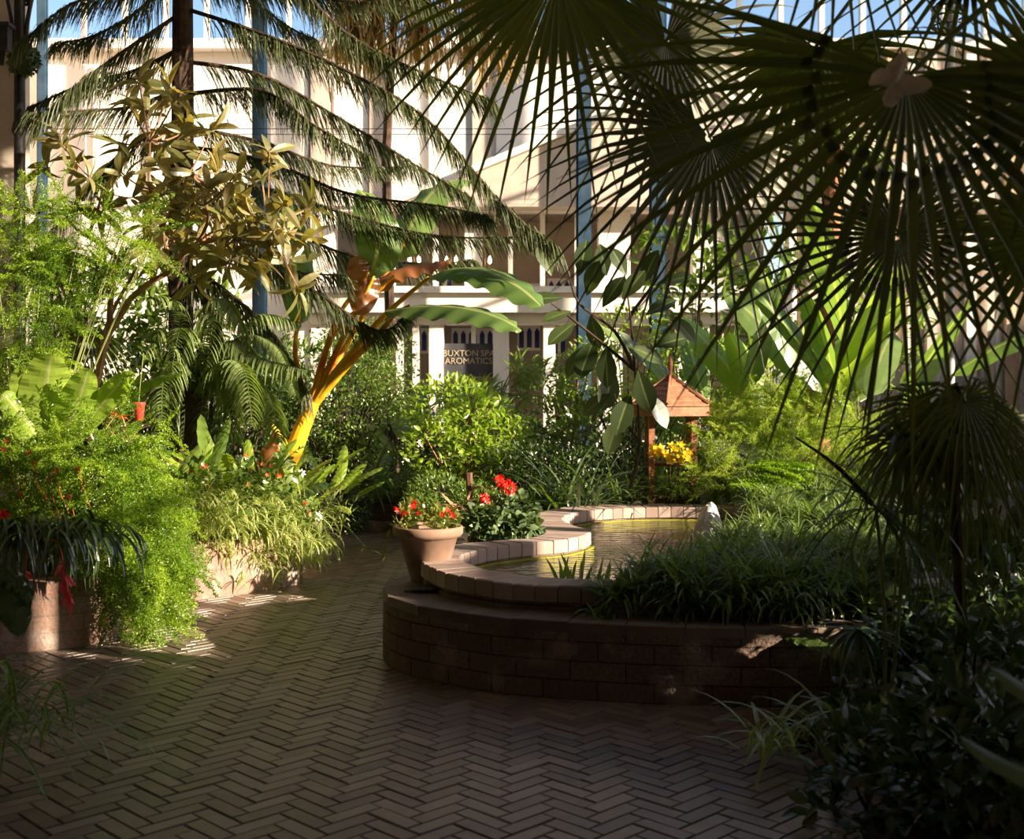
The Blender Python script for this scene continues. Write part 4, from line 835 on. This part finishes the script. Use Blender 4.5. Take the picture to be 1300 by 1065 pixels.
# ---- rubber plant
o_=FL(790,10.3,.38); t=thing('rubber_plant','rubber plant with large glossy dark oval leaves reaching left above the well','plant',o_)
b=B(); ctr=[((800,620),(812,560),(806,470),(800,400),(790,330)),((806,470),(780,420),(735,385),(722,345)),((806,470),(770,440),(720,400),(700,385)),((800,400),(830,360),(850,330)),((812,560),(790,530),(780,500))]
for q in ctr: b.tube(catmull([P(x,y,10.2-.06*i) for i,(x,y) in enumerate(q)],5),np.linspace(.018,.006,(len(q)-1)*5+1),6)
b.build('stems',M['bark'],t); b=B()
for (x,y,dx,dz,L) in ((715,378,-1,0,.25),(700,350,-.3,1,.25),(735,350,.2,.9,.25),(725,395,-.9,-.25,.22),(730,410,-.7,-.5,.25),(745,375,.2,.7,.26),(750,400,.2,-.8,.25),(755,430,-.4,-.9,.3),(765,390,.5,.8,.26),(770,440,0,-1,.28),(785,420,.6,-.6,.28),(780,470,-.3,-1,.3),(800,500,-.4,-1,.3),(790,380,.5,.7,.25),(800,440,.8,-.3,.25),(810,470,.3,-1,.3),(820,400,.8,.5,.25),(795,350,-.4,.9,.22),(840,360,.9,.3,.22),(770,350,-.2,1,.22),(785,530,-.3,-1,.26),(825,500,.5,-.9,.26),(740,440,-.5,-.8,.24),(760,360,.1,.9,.24),(830,440,.6,.2,.25),(815,360,.4,1,.25),(850,400,.6,-.6,.25),(775,500,-.6,-.4,.25)):
    c=P(x,y,10.1+rs.uniform(-.25,.2)); d=norm(np.array([dx,rs.uniform(-.5,.2),dz])); b.inst(T_oval,c[None],frames(d[None],norm(np.array([[rs.uniform(-.5,.5),-1,.5+rs.rand()*.6]])))*1,L*1.3)
b.build('foliage',M['rubber'],t)

# ---- pot with begonias on the plinth
pc=np.array([P(549,700,7.45)[0],7.45,.40]); pc[0]=-.53
pot=thing('terracotta_pot','large pale terracotta pot of begonias standing on the plinth left of the pond','pot',pc)
b=B(); b.lathe([(.001,.0),(.105,.0),(.11,.01),(.185,.27),(.198,.275),(.212,.285),(.222,.30),(.222,.335),(.213,.345),(.2,.34),(.19,.30),(.001,.30)],pc,44); b.build('vessel',M['terra'],pot,smooth=True)
b=B(); b.lathe([(.001,.305),(.19,.305)],pc,20); b.build('soil',M['soil'],pot)
b=B()
for dx,dy,h in ((-.15,-.05,.42),(-.11,.02,.47),(-.05,-.08,.4),(.06,-.05,.41),(.11,-.08,.43),(.14,0,.40),(.02,.08,.44)):
    bush_leaves(b,pc+[dx,dy,h-.03],(.07,.07,.07),42,T_oval,.05,zb=.4)
b.build('foliage',M['begl'],pot)
for dx,h in ((-.19,.46),(-.07,.49),(-.1,.47),(-.05,.43),(.13,.44),(.1,.42),(-.14,.43),(.16,.42)):
    b=B(); flower(b,pc+[dx,-.1,h],.024,T_small,5,k=2,spread=.008); b.build('bloom',M['red'],pot)
b=B(); c=pc+[-.2,-.06,.33]
for q in range(4): b.inst(T_oval,(c+[-.03-.01*q,0,-.05*q])[None],frames(np.array([[-.4,-.5,-.8]]),np.array([[-.5,-.6,.3]])),.06)
b.build('trailing_leaves',M['begl'],pot)
# dead leaf/flat dark tray under pot
b=B(); c=np.array([-.47,7.12,.405]); b.add([c+[-.17,-.12,.0],c+[.0,-.16,.012],c+[.24,.05,.05],c+[.05,.12,.03],c+[-.17,-.12,.008],c+[.0,-.16,.02],c+[.24,.05,.06],c+[.05,.12,.038]],[(0,1,2,3),(4,5,6,7),(0,1,5,4),(1,2,6,5),(2,3,7,6),(3,0,4,7)]); tag(b.build('slate',M['iron'],loc=c),'flat dark slate leaning at the foot of the terracotta pot','slate')

# ---- geraniums
t=thing('geranium','geranium with scarlet flower heads and trailing leaves behind the pot','flower',FL(640,9.0,.38))
b=B(); 
for x,y,Y,r in ((625,655,8.9,(.2,.2,.13)),(655,650,8.9,(.18,.2,.15)),(640,665,8.7,(.22,.15,.1)),(610,665,8.7,(.12,.15,.12)),(668,668,8.8,(.1,.1,.07))): bush_leaves(b,P(x,y,Y),r,150,T_heart,.07,zb=.3)
b.build('foliage',M['gera'],t)
for x,y,r in ((640,614,.055),(647,619,.055),(617,631,.045),(635,609,.04)):
    b=B(); c=P(x,y,8.8); 
    for q in range(9): flower(b,c+dirs(1)[0]*r*.7,.03,T_small,5,k=1)
    h=b.build('bloom',M['red'],t); b=B(); b.tube([c,c+[0,.02,-.25]],.004,5); b.build('stalk',M['gstem'],h)
c=FL(598,8.9,.42); t=thing('dead_flower_stalk','dark dried flower stalk with curling dead leaves standing behind the pot','plant',c)
b=B(); b.tube([c,P(598,650,8.9),P(595,600,8.9)],[.012,.016,.03],7); b.build('stem',M['wooddark'],t)
for pl in ([(598,655),(580,640),(553,643)],[(598,650),(630,655),(640,672)],[(598,660),(575,640),(560,625)],[(600,665),(612,672),(615,685)],[(598,650),(600,620),(640,625)]):
    b=B(); midleaf(b,[P(x,y,8.85) for x,y in pl],.03,nx=3,ny=12,wave=.004,face=(.1,-.5,.8)); b.build('leaf',M['stem'],t)
# ---- reeds in pond
t=thing('water_iris','clump of upright green iris blades growing in the pond near its front rim','plant',(.47,6.95,.42))
for i in range(17):
    b=B(); x=P(rs.uniform(712,772),720,6.95)[0]; y=6.95+rs.uniform(-.12,.12); L=rs.uniform(.14,.27); p,sd_=arch(np.array([[x,y,.41]]),np.array([rs.uniform(0,6.3)]),np.array([rs.uniform(1.15,1.5)]),np.array([L]),np.array([rs.uniform(0,.5)]),6)
    b.ribbon(p,.022*np.array([.9,1,1,.9,.6,.05])[None],np.array([[1.,.2,0]]),fold=.1); b.build('blade',M['reed'],t)
# ---- rock
c=P(897,665,8.9); c[2]=.43; b=B(); n_=9
pr=[(.09,0),(.108,.07),(.10,.15),(.07,.22),(.038,.28),(.008,.305)]
V=[];K=len(pr)
for k,(r,z) in enumerate(pr):
    for i in range(n_): V.append(c+[(r*(.8+.4*rs.rand()))*cos(2*pi*i/n_)+z*.1,r*.7*(.8+.4*rs.rand())*sin(2*pi*i/n_),z*1.05+rs.rand()*.012])
b.add(V,[(k*n_+i,k*n_+(i+1)%n_,(k+1)*n_+(i+1)%n_,(k+1)*n_+i) for k in range(K-1) for i in range(n_)]); tag(b.build('fountain_rock',M['rock'],loc=c),'pale pointed quartz rock standing at the right edge of the water','rock')

# ---- wooden wishing well with daffodils
wc=np.array([P(851,600,11.35)[0],11.35,.40]); well=thing('wishing_well','small wooden wishing well with slatted pyramid roof and flower trough behind the pond','well',wc)
hw,hd=.20,.17; zt=P(0,518,11.35)[2]; 
for sx in (-1,1):
    for sy in (-1,1):
        b=B(); b.box(wc[0]+sx*hw-.028,wc[0]+sx*hw+.028,wc[1]+sy*hd-.028,wc[1]+sy*hd+.028,wc[2],zt); b.build('post',M['wood'],well)
b=B(); b.tube([wc+[-hw-.03,-hd+.0,.5],wc+[hw+.03,-hd+.0,.5]],.022,8); b.tube([wc+[-.03,-hd,.5],wc+[-.03,-hd,.30]],.012,5); b.tube([wc+[.03,-hd,.5],wc+[.03,-hd,.30]],.006,5); b.build('winch',M['wooddark'],well)
b=B(); b.box(wc[0]-hw-.05,wc[0]+hw+.05,wc[1]-hd-.05,wc[1]+hd+.05,wc[2]-.02,wc[2]+.22); b.build('trough',M['wooddark'],well)
# roof: hexagonal-ish pyramid of slats rotated a little
rz=.32; apex=np.array([wc[0],wc[1],P(0,478,11.35)[2]]); ze=P(0,516,11.35)[2]; RW=.385
cor=[np.array([wc[0]+RW*1.12*cos(a+rz),wc[1]+RW*1.12*sin(a+rz),ze]) for a in [k*pi/3 for k in range(6)]]
for k in range(6):
    a,c2=cor[k],cor[(k+1)%6]; out=norm((a+c2)/2-apex*[1,1,0]-[0,0,ze]); out[2]=0
    b=B(); ns=6
    for s_ in range(ns):
        t0,t1=s_/ns,(s_+1.18)/ns; t1=min(t1,1.); 
        q=[apex+(a-apex)*t0,apex+(c2-apex)*t0,apex+(c2-apex)*t1,apex+(a-apex)*t1]; up=np.array([0,0,.012]); lo=np.array([0,0,.024])
        b.add([q[0]+up,q[1]+up,q[2]+lo,q[3]+lo,q[0]-up*.2,q[1]-up*.2,q[2]+lo-[0,0,.016],q[3]+lo-[0,0,.016]],[(0,1,2,3),(7,6,5,4),(2,6,7,3),(0,3,7,4),(1,5,6,2)],t=rs.rand())
    b.add([a+[0,0,.0],c2+[0,0,.0],c2-[0,0,.085],a-[0,0,.085]]+[x-out*.02 for x in (a,c2,c2-[0,0,.085],a-[0,0,.085])],[(0,1,2,3),(4,5,6,7),(0,1,5,4),(2,3,7,6)]); b.build('roof_panel',M['wood'],well)
    b=B(); b.tube([apex+[0,0,.02],a+[0,0,.03]],.014,5); b.build('ridge_batten',M['wood'],well)
b=B(); b.lathe([(.03,-.02),(.03,.03),(.018,.045),(.03,.09),(.032,.12),(.018,.17),(.001,.2)],apex,14); b.build('finial',M['wood'],well,smooth=True)
b=B(); b.box(wc[0]-.4,wc[0]+.25,wc[1]-.42,wc[1]-.28,.40,.44); tag(b.build('timber_edging',M['wood'],loc=wc-[0,.35,0]),'reddish timber board lying in front of the well','board')
t=thing('daffodils','bunch of bright yellow daffodils in the trough of the wooden well','flower',wc+[0,-.1,.22])
b=B(); clump(b,wc+[0,-.1,.2],40,.22,.012,el=(.8,1.5)); b.build('foliage',M['mid'],t)
for i in range(26):
    c=P(828+rs.rand()*52,576+rs.randn()*5,11.0)+[0,rs.uniform(-.05,.08),0]; b=B(); flower(b,c,.06,T_pet,6,face=(.1,-1,.3)); 
    e=norm(np.array([.1,-1,.3])); b.tube([c,c+e*.03],[.012,.018],8); b.build('bloom',M['yellow'],t)

# ---- right back beds
asp('big sunlit feathery bush with reddish tips on the bed right of the well',FL(1000,11.5,.4),bb([(900,560,11.4,.25,50),(940,530,11.6,.3,80),(990,525,11.6,.35,100),(1040,540,11.5,.35,90),(1080,560,11.3,.3,70),(960,570,11.2,.3,70),(1020,580,11.1,.3,60),(1110,590,10.8,.3,50),(900,600,11.0,.2,30)]),[0,-.3,.5],.34,mat='aspar_b')
for c,sz,lab in ((P(990,588,9.6),.42,'bright lime foxtail fern lying over the dark foliage right of the well'),(P(965,612,9.5),.4,'shaded foxtail fern plume just below the bright lime one')):
    t=thing('foxtail_fern',lab,'fern',c*[1,1,0]+[0,0,.44]); b=B()
    k=26; d=norm(np.stack([np.full(k,1.)+rs.randn(k)*.25,rs.randn(k)*.4,rs.randn(k)*.12+.08],-1)); pos=c+rs.randn(k,3)*[.04,.07,.02]-[.2,0,.03]
    for tt in T_fox: b.inst(tt,pos,frames(d,norm(rs.randn(k,3)*.2+[0,0,1])),sz*U(.8,1.15,k))
    b.build('plume',M['lime' if 'bright' in lab else 'aspar_d'],t)
# grassy tufts behind pond on the right
def tuft(name,label,c,nt,L,w,mat,R,group,leaf=T_nar):
    b=B(); k=nt; pos=np.asarray(c)+dirs(k)*U(.3,1,k)[:,None]*np.asarray(R)
    for p in pos:
        n=rs.randint(9,15); a=U(0,6.3,n); pts,sd_=arch(np.repeat(p[None],n,0),a,U(.1,1.4,n),L*U(.6,1.1,n),U(.4,2.0,n),5); b.ribbon(pts,w*np.array([.6,1,.95,.6,.05])[None]*U(.8,1.2,n)[:,None],sd_,fold=.12)
    return tag(b.build(name,M[mat],loc=c),label,'plant',group)
for x,y,Y in ((800,628,11.3),(860,620,11.25),(905,612,11.2),(950,620,10.9),(1000,625,10.6),(1050,620,10.4),(880,590,11.6),(930,600,11.4),(1090,640,10),(1130,620,10.2),(920,632,11.1),(985,600,10.5)):
    tuft('grassy_tuft','grassy green tuft on the bed beyond the pond\'s back rim',P(x,y,Y),26,.22,.014,'spiderd',(.3,.25,.14),'grassy tufts beyond the pond rim')
for x,y,Y in ((885,722,7.3),(915,712,7.6),(955,680,8.1),(990,655,8.6),(1040,665,8.5),(1090,670,8.3),(1000,690,7.8),(940,700,7.5),(1060,700,7.6),(905,735,7.0),(1120,700,7.8),(1150,680,8.2),(980,640,9.2),(1050,640,9.2),(1180,660,8.6),(1230,680,8.4)):
    tuft('spider_plant','leafy green spider plant in the mass at the right side of the pond',P(x,y,Y),26,.22,.016,'spiderd',(.26,.26,.12),'spider plants right of the pond')
for x,y,Y in ((805,752,6.4),(845,738,6.5),(830,760,6.35),(870,740,6.3),(920,750,6.2),(880,770,6.25),(960,740,6.3),(970,765,6.15),(1010,740,6.3),(1030,765,6.15),(1060,740,6.4),(1090,760,6.2),(1110,730,6.5),(930,720,6.6),(1000,715,6.7),(1080,710,6.8),(850,735,6.6)):
    tuft('spider_plant','shaded dark spider plant spilling over the front of the pond plinth',P(x,y,Y),24,.24,.015,'spiderd',(.2,.18,.1),'shaded spider plants on the pond front')
b=B(); c=P(757,775,6.25); clump(b,c-[0,0,.03],26,.13,.022,el=(.6,1.5)); tag(b.build('spider_plant',M['mid'],loc=c),'small leafy plantlet sitting on the plinth ledge, left end of the grassy mass','plant')
# bottom right spider plant
for px,Y,n,wh_ in ((985,5.0,34,'at bottom of picture in front of the pond wall'),(1065,5.1,40,'at bottom right, darker, behind the arching one')):
    b=B(); c=FL(px,Y,.06); clump(b,c,n,.48,.02,el=(.7,1.5),droop=(1.2,2.8),spread=.06,K=9); tag(b.build('spider_plant',M['spiderd' if Y>5.05 else 'spider2'],loc=c),'arching spider plant '+wh_,'plant')
bush('dark_ground_ivy','dark small-leaved bush at lower right against the pond wall','bush',FL(1130,5.3,.02),BL([(1110,900,5.3,(.2,.2,.22)),(1160,850,5.3,(.25,.2,.25)),(1060,930,5.3,(.2,.15,.15)),(1150,930,5.0,(.3,.2,.2)),(1150,800,5.5,(.16,.15,.16))]),T_heart,.055,M['dark'],1500)
paddles('shade_lily','dark broad leaves filling the lower right corner behind the pale leaf tip','plant',FL(1260,4.6,.02),14,.6,.11,M['dark'],el=(.8,1.5))
paddles('shade_lily','dark broad leaves at middle right under the fan palm','plant',FL(1190,5.6,.02),14,.8,.13,M['dark'],el=(.9,1.5))
bush('round_leaf_vine','vine with rounded dark leaves at right under the drooping palm','vine',FL(1240,6.4,.02),BL([(1240,640,6.4,(.35,.25,.35)),(1200,750,6.2,(.35,.2,.3)),(1280,760,6.2,(.25,.2,.4))]),T_heart,.15,M['dark'],330)
# two pale blurred leaf tips close by
c=P(1258,848,2.6); b=B(); midleaf(b,[P(1420,960,2.5),P(1340,905,2.55),P(1256,846,2.6)],.05,nx=5,ny=16,fold=.3,wave=.0,face=(0,-1,.8)); 
t=thing('agave','agave with thick pale green leaf tips poking in at the bottom right edge','plant',np.array([1.4,2.45,.02])); b.build('leaf',M['agave'],t)
b=B(); midleaf(b,[P(1400,1010,2.5),P(1300,985,2.55),P(1218,935,2.6)],.045,nx=5,ny=16,fold=.3,wave=0,face=(0,-1,.8)); b.build('leaf',M['agave'],t)
b=B(); b.tube([np.array([1.4,2.45,.02]),P(1420,980,2.5)],[.1,.03],9); b.build('stem',M['agave'],t)

for x,y,Y,rr,wh_ in ((1120,1010,4.3,.28,'at the very bottom, left of the pale leaf tips'),(1220,960,4.2,.3,'below the lower pale leaf tip'),(1280,880,4.6,.3,'behind the two pale leaf tips'),(1190,870,5.2,.26,'at the foot of the thin brown trunk'),(1270,780,5.6,.3,'at right edge between drooping palm and pale leaf tips')):
    c=P(x,y,Y); bush('dark_ground_cover','dark leafy ground cover plant '+wh_,'plant',c*[1,1,0]+[0,0,.02],[(c,np.array([rr,rr*.8,rr])),(c+[.2,0,-.15],np.array([rr,rr*.8,rr*.6]))],T_med,.10,M['dark'],520)
# ---- palms, right
cr=np.array([2.6,5.1,4.4]); tp=thing('fan_palm','tall fan palm whose crown is out of view, its dark fans hanging from above','palm',(2.6,5.1,0))
b=B(); b.tube([(2.6,5.1,0),(2.62,5.1,2),(2.6,5.1,4.4)],[.13,.11,.10],12); b.build('trunk',M['bark'],tp)
fan(tp,P(708,-32,5.5),(.0,-.1,-1),(-.1,-1,.0),1.0,48,320,split=.36,crown=cr,droop=.10,w=.85,label='hanging fan at top centre')
fan(tp,P(845,52,5.9),(.02,-.05,-1),(.15,-1,.25),.95,44,330,split=.30,crown=cr,mat=M['palmg'],droop=.12,w=.72)
fan(tp,P(900,175,5.5),(-.25,-.1,-1),(.2,-1,.35),.9,36,250,split=.33,crown=cr,mat=M['palmg'],droop=.16,w=.75)
fan(tp,P(1035,60,5.1),(-.3,.0,-1),(-.5,-1,.3),.8,30,220,split=.36,crown=cr,droop=.15,w=.7)
fan(tp,P(1060,-150,4.5),(-.1,-.1,-1),(.1,-1,.1),.85,24,200,split=.25,crown=cr,droop=.08,w=.6)
fan(tp,P(1230,-60,4.8),(-.1,.1,-1),(-.2,-1,.2),.75,26,220,split=.22,crown=cr,droop=.1,w=.55)
cr=np.array([2.05,3.9,3.15]); tp=thing('fan_palm','nearer fan palm with one huge dark backlit fan filling the upper right','palm',(2.05,3.9,0))
b=B(); b.tube([(2.05,3.9,0),(2.05,3.9,3.15)],[.12,.10],12); b.build('trunk',M['bark'],tp)
fan(tp,P(1150,100,3.7),(-.12,-.1,-1),(.1,-1,.25),1.12,27,215,split=.27,crown=cr,mat=M['palm'],droop=.10,w=.85,label='huge backlit fan leaf')
fan(tp,P(1138,300,5.0),(.0,-.1,-1),(-.1,-1,.4),.78,44,330,split=.25,crown=np.array([2.3,4.6,3.1]),mat=M['palmg'],droop=.1)
fan(tp,P(1340,110,3.8),(-.6,.0,-1),(-.5,-1,.1),.75,34,280,split=.3,crown=cr,droop=.14,w=.6)
fan(tp,P(1340,300,4.2),(-.7,.0,-.8),(-.4,-1,.3),.7,30,260,split=.3,crown=cr,droop=.2,w=.6)
o_=FL(1206,4.8,.02); tp=thing('young_fan_palm','slim young fan palm with drooping near-black leaves and a thin brown trunk','palm',o_)
cr=P(1214,490,4.8); b=B(); b.tube([o_,P(1222,800,4.8),P(1212,640,4.8),cr],[.026,.024,.022,.03],8); b.build('trunk',M['bark'],tp)
for x,y,ax,nm,R2 in ((1180,520,(-.5,-.2,-.9),(-.2,-1,.9),.5),(1225,510,(.2,-.3,-1),(.1,-1,.9),.5),(1270,530,(.8,-.2,-.7),(.4,-1,.9),.5),(1150,560,(-.6,.2,-.9),(-.4,-1,.7),.42),(1240,560,(.1,.3,-1),(.2,-1,.6),.45),(1200,545,(-.1,-.1,-1),(-.1,-1,.6),.45)):
    fan(tp,P(x,y,4.8+rs.uniform(-.2,.3)),ax,nm,R2,28,300,split=.28,crown=cr,droop=.6,w=.7)
o_=FL(1120,5.0,.02); t=thing('umbrella_sedge','dark umbrella sedge, drooping strap leaves radiating from its stalk tops','plant',o_)
for x,y,L in ((1112,645,.62),(1150,560,.5),(1090,800,.3)):
    c=P(x,y,5.0); b=B(); n=22; p,sd_=arch(np.repeat(c[None],n,0),U(0,6.3,n),U(-.6,.7,n),L*U(.7,1.1,n),U(.8,1.9,n),8); b.ribbon(p,.022*np.array([.6,1,1,1,.9,.7,.45,.05])[None],sd_,fold=.15); w_=b.build('leaf_whorl',M['dark'],t)
    b=B(); b.tube(bez(o_,(o_+c)/2+[.05,0,0],c,8),.008,6); b.build('stalk',M['gstem'],w_)
b=B(); b.tube(catmull([P(1010,555,5.2),P(1060,590,5.1),P(1108,640,5.0)],6),np.linspace(.004,.014,13),5); b.build('dry_stalk',M['bark'],t)
# reddish trunk behind
o_=FL(1035,12.4,.4); t=thing('cabbage_tree','leaning tree with reddish brown trunk behind the feathery bush at right','tree',o_)
b=B(); b.tube([o_,P(1040,480,12.4),P(1052,380,12.4),P(1058,180,12.4)],[.15,.13,.11,.09],12); b.build('trunk',M['rtrunk'],t)
b=B(); clump(b,P(1058,180,12.4),90,1.3,.06,el=(-.3,1.5),droop=(.5,2)); b.build('foliage',M['mid'],t)
for k,(px,Y,w_) in enumerate(((880,15.5,'nearest the well'),(980,15.5,'in the middle'),(1100,15.5,'furthest right'))):
    bush('background_shrub','loose tall background shrub right of the well, '+w_,'shrub',FL(px,Y,.4),BL([(px,500,Y,(.8,.5,.7)),(px+20,400,Y,(.7,.5,.7)),(px-20,330,Y,(.6,.5,.5))]),T_leaf,.22,M['mid'],700)
bush('background_shrub','mixed leafy shrub behind the tree fern at far left','shrub',FL(180,13,.36),BL([(130,400,13,(.8,.4,.7)),(240,420,13,(.7,.4,.6)),(150,480,13,(.8,.4,.6)),(260,500,13,(.7,.4,.6)),(330,540,13,(.5,.4,.4)),(60,450,13,(.6,.4,.7)),(200,570,12,(.9,.4,.4))]),T_leaf,.16,M['mid'],3800)
for k,(px,Y,top,mt,w_) in enumerate(((90,11.5,470,'mid','just right of the left iron column'),(300,12.0,470,'dark','behind the tree fern'),(370,12.6,480,'mid','behind the yellow banana stalk'),(210,11.8,520,'dark','behind the red cup'))):
    bush('understory_shrub','dense leafy understory shrub '+w_,'shrub',FL(px,Y,.36),BL([(px,top+60,Y,(.55,.35,.45)),(px+25,top,Y,(.45,.35,.4)),(px-30,top+20,Y,(.45,.3,.4)),(px,top+110,Y,(.6,.3,.25))]),T_med,.10,M[mt],1700)
for k,(px,top,w_) in enumerate(((380,500,'behind the yellow banana stalk'),(470,505,'left of the broad upright leaves'),(560,530,'behind the lime shrub'),(650,535,'behind the geranium and pot'),(740,525,'behind the strappy clump'),(830,540,'behind the wooden well'))):
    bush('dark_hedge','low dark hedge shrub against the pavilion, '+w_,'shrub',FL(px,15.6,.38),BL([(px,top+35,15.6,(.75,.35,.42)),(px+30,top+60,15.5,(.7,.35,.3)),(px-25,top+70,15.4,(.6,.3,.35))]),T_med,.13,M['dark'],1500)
# strip leaves far right (green stake)
# ---- butterfly ornament
c=P(1138,98,3.45); t=thing('butterfly_ornament','cream wooden butterfly perched on the huge dark fan leaf, upper right','ornament',c)
def wing(pts,nm):
    b=B(); p3=[P(x,y,3.42+ (abs(x-1138)*-.0009)) for x,y in pts]; c3=sum(p3)/len(p3); K=len(p3); V=p3+[q+[0,.012,0] for q in p3]+[c3-[0,.004,0],c3+[0,.016,0]]
    f=[(k,(k+1)%K,2*K,2*K) for k in range(K)]+[((k+1)%K+K,k+K,2*K+1,2*K+1) for k in range(K)]+[(k,(k+1)%K,K+(k+1)%K,K+k) for k in range(K)]
    b.add(V,f); b.build(nm,M['cardw'],t)
wing([(1136,96),(1128,88),(1118,86),(1109,92),(1104,104),(1106,108),(1118,107),(1133,110)],'wing')
wing([(1138,100),(1146,94),(1160,96),(1175,98),(1183,104),(1183,110),(1174,117),(1163,118),(1152,121),(1143,116)],'wing')
wing([(1134,106),(1142,112),(1147,122),(1140,131),(1130,136),(1124,134),(1122,124),(1127,112)],'wing')
wing([(1136,100),(1129,92),(1126,82),(1132,76),(1140,70),(1150,66),(1153,78),(1148,92)],'wing')
b=B(); b.tube([P(1128,116,3.40),P(1138,98,3.40),P(1146,80,3.40)],[.004,.010,.006],8); b.tube([P(1146,80,3.40),P(1150,66,3.38)],.0015,4); b.tube([P(1146,80,3.40),P(1142,66,3.38)],.0015,4); b.build('body',M['cardw'],t)
SUN_E=14.; WORLD_E=.22; EXPO=.32

# ------------------------------------------------------------------ light, camera
sun=bpy.data.lights.new('sun','SUN'); sun.energy=SUN_E; sun.angle=R_(.6); sun.color=(1,.83,.62)
so=bpy.data.objects.new('sun',sun); COL.objects.link(so)
sd=Vector((.88,-.37,.31)); so.rotation_euler=sd.to_track_quat('Z','Y').to_euler(); so.location=(20,-8,12)
w=bpy.data.worlds.new('world'); S.world=w; w.use_nodes=True; nt=w.node_tree; nt.nodes.clear()
sk=nt.nodes.new('ShaderNodeTexSky'); sk.sky_type='NISHITA'; sk.sun_disc=False; sk.sun_elevation=R_(22); sk.sun_rotation=R_(112)
bg=nt.nodes.new('ShaderNodeBackground'); bg.inputs[1].default_value=WORLD_E; ow=nt.nodes.new('ShaderNodeOutputWorld')
nt.links.new(sk.outputs[0],bg.inputs[0]); nt.links.new(bg.outputs[0],ow.inputs[0])
cam=bpy.data.cameras.new('camera'); co=bpy.data.objects.new('camera',cam); COL.objects.link(co); S.camera=co
co.location=(0,0,EYE); co.rotation_euler=(pi/2,0,0); cam.sensor_width=36; cam.lens=F/1300*36; cam.shift_y=-(532.5-HOR)/1300
cam.dof.use_dof=True; cam.dof.focus_distance=8.8; cam.dof.aperture_fstop=3.2; cam.clip_end=200
S.view_settings.view_transform='Standard'; S.view_settings.look='None'; S.view_settings.exposure=EXPO; S.view_settings.gamma=1; S.view_settings.use_curve_mapping=False
S.cycles.max_bounces=7; S.cycles.diffuse_bounces=3; S.cycles.transmission_bounces=4; S.cycles.glossy_bounces=3; S.cycles.transparent_max_bounces=12
S.cycles.sample_clamp_indirect=4; S.cycles.use_denoising=True
for o in list(bpy.data.objects):
    if '_o' in o: del o['_o']
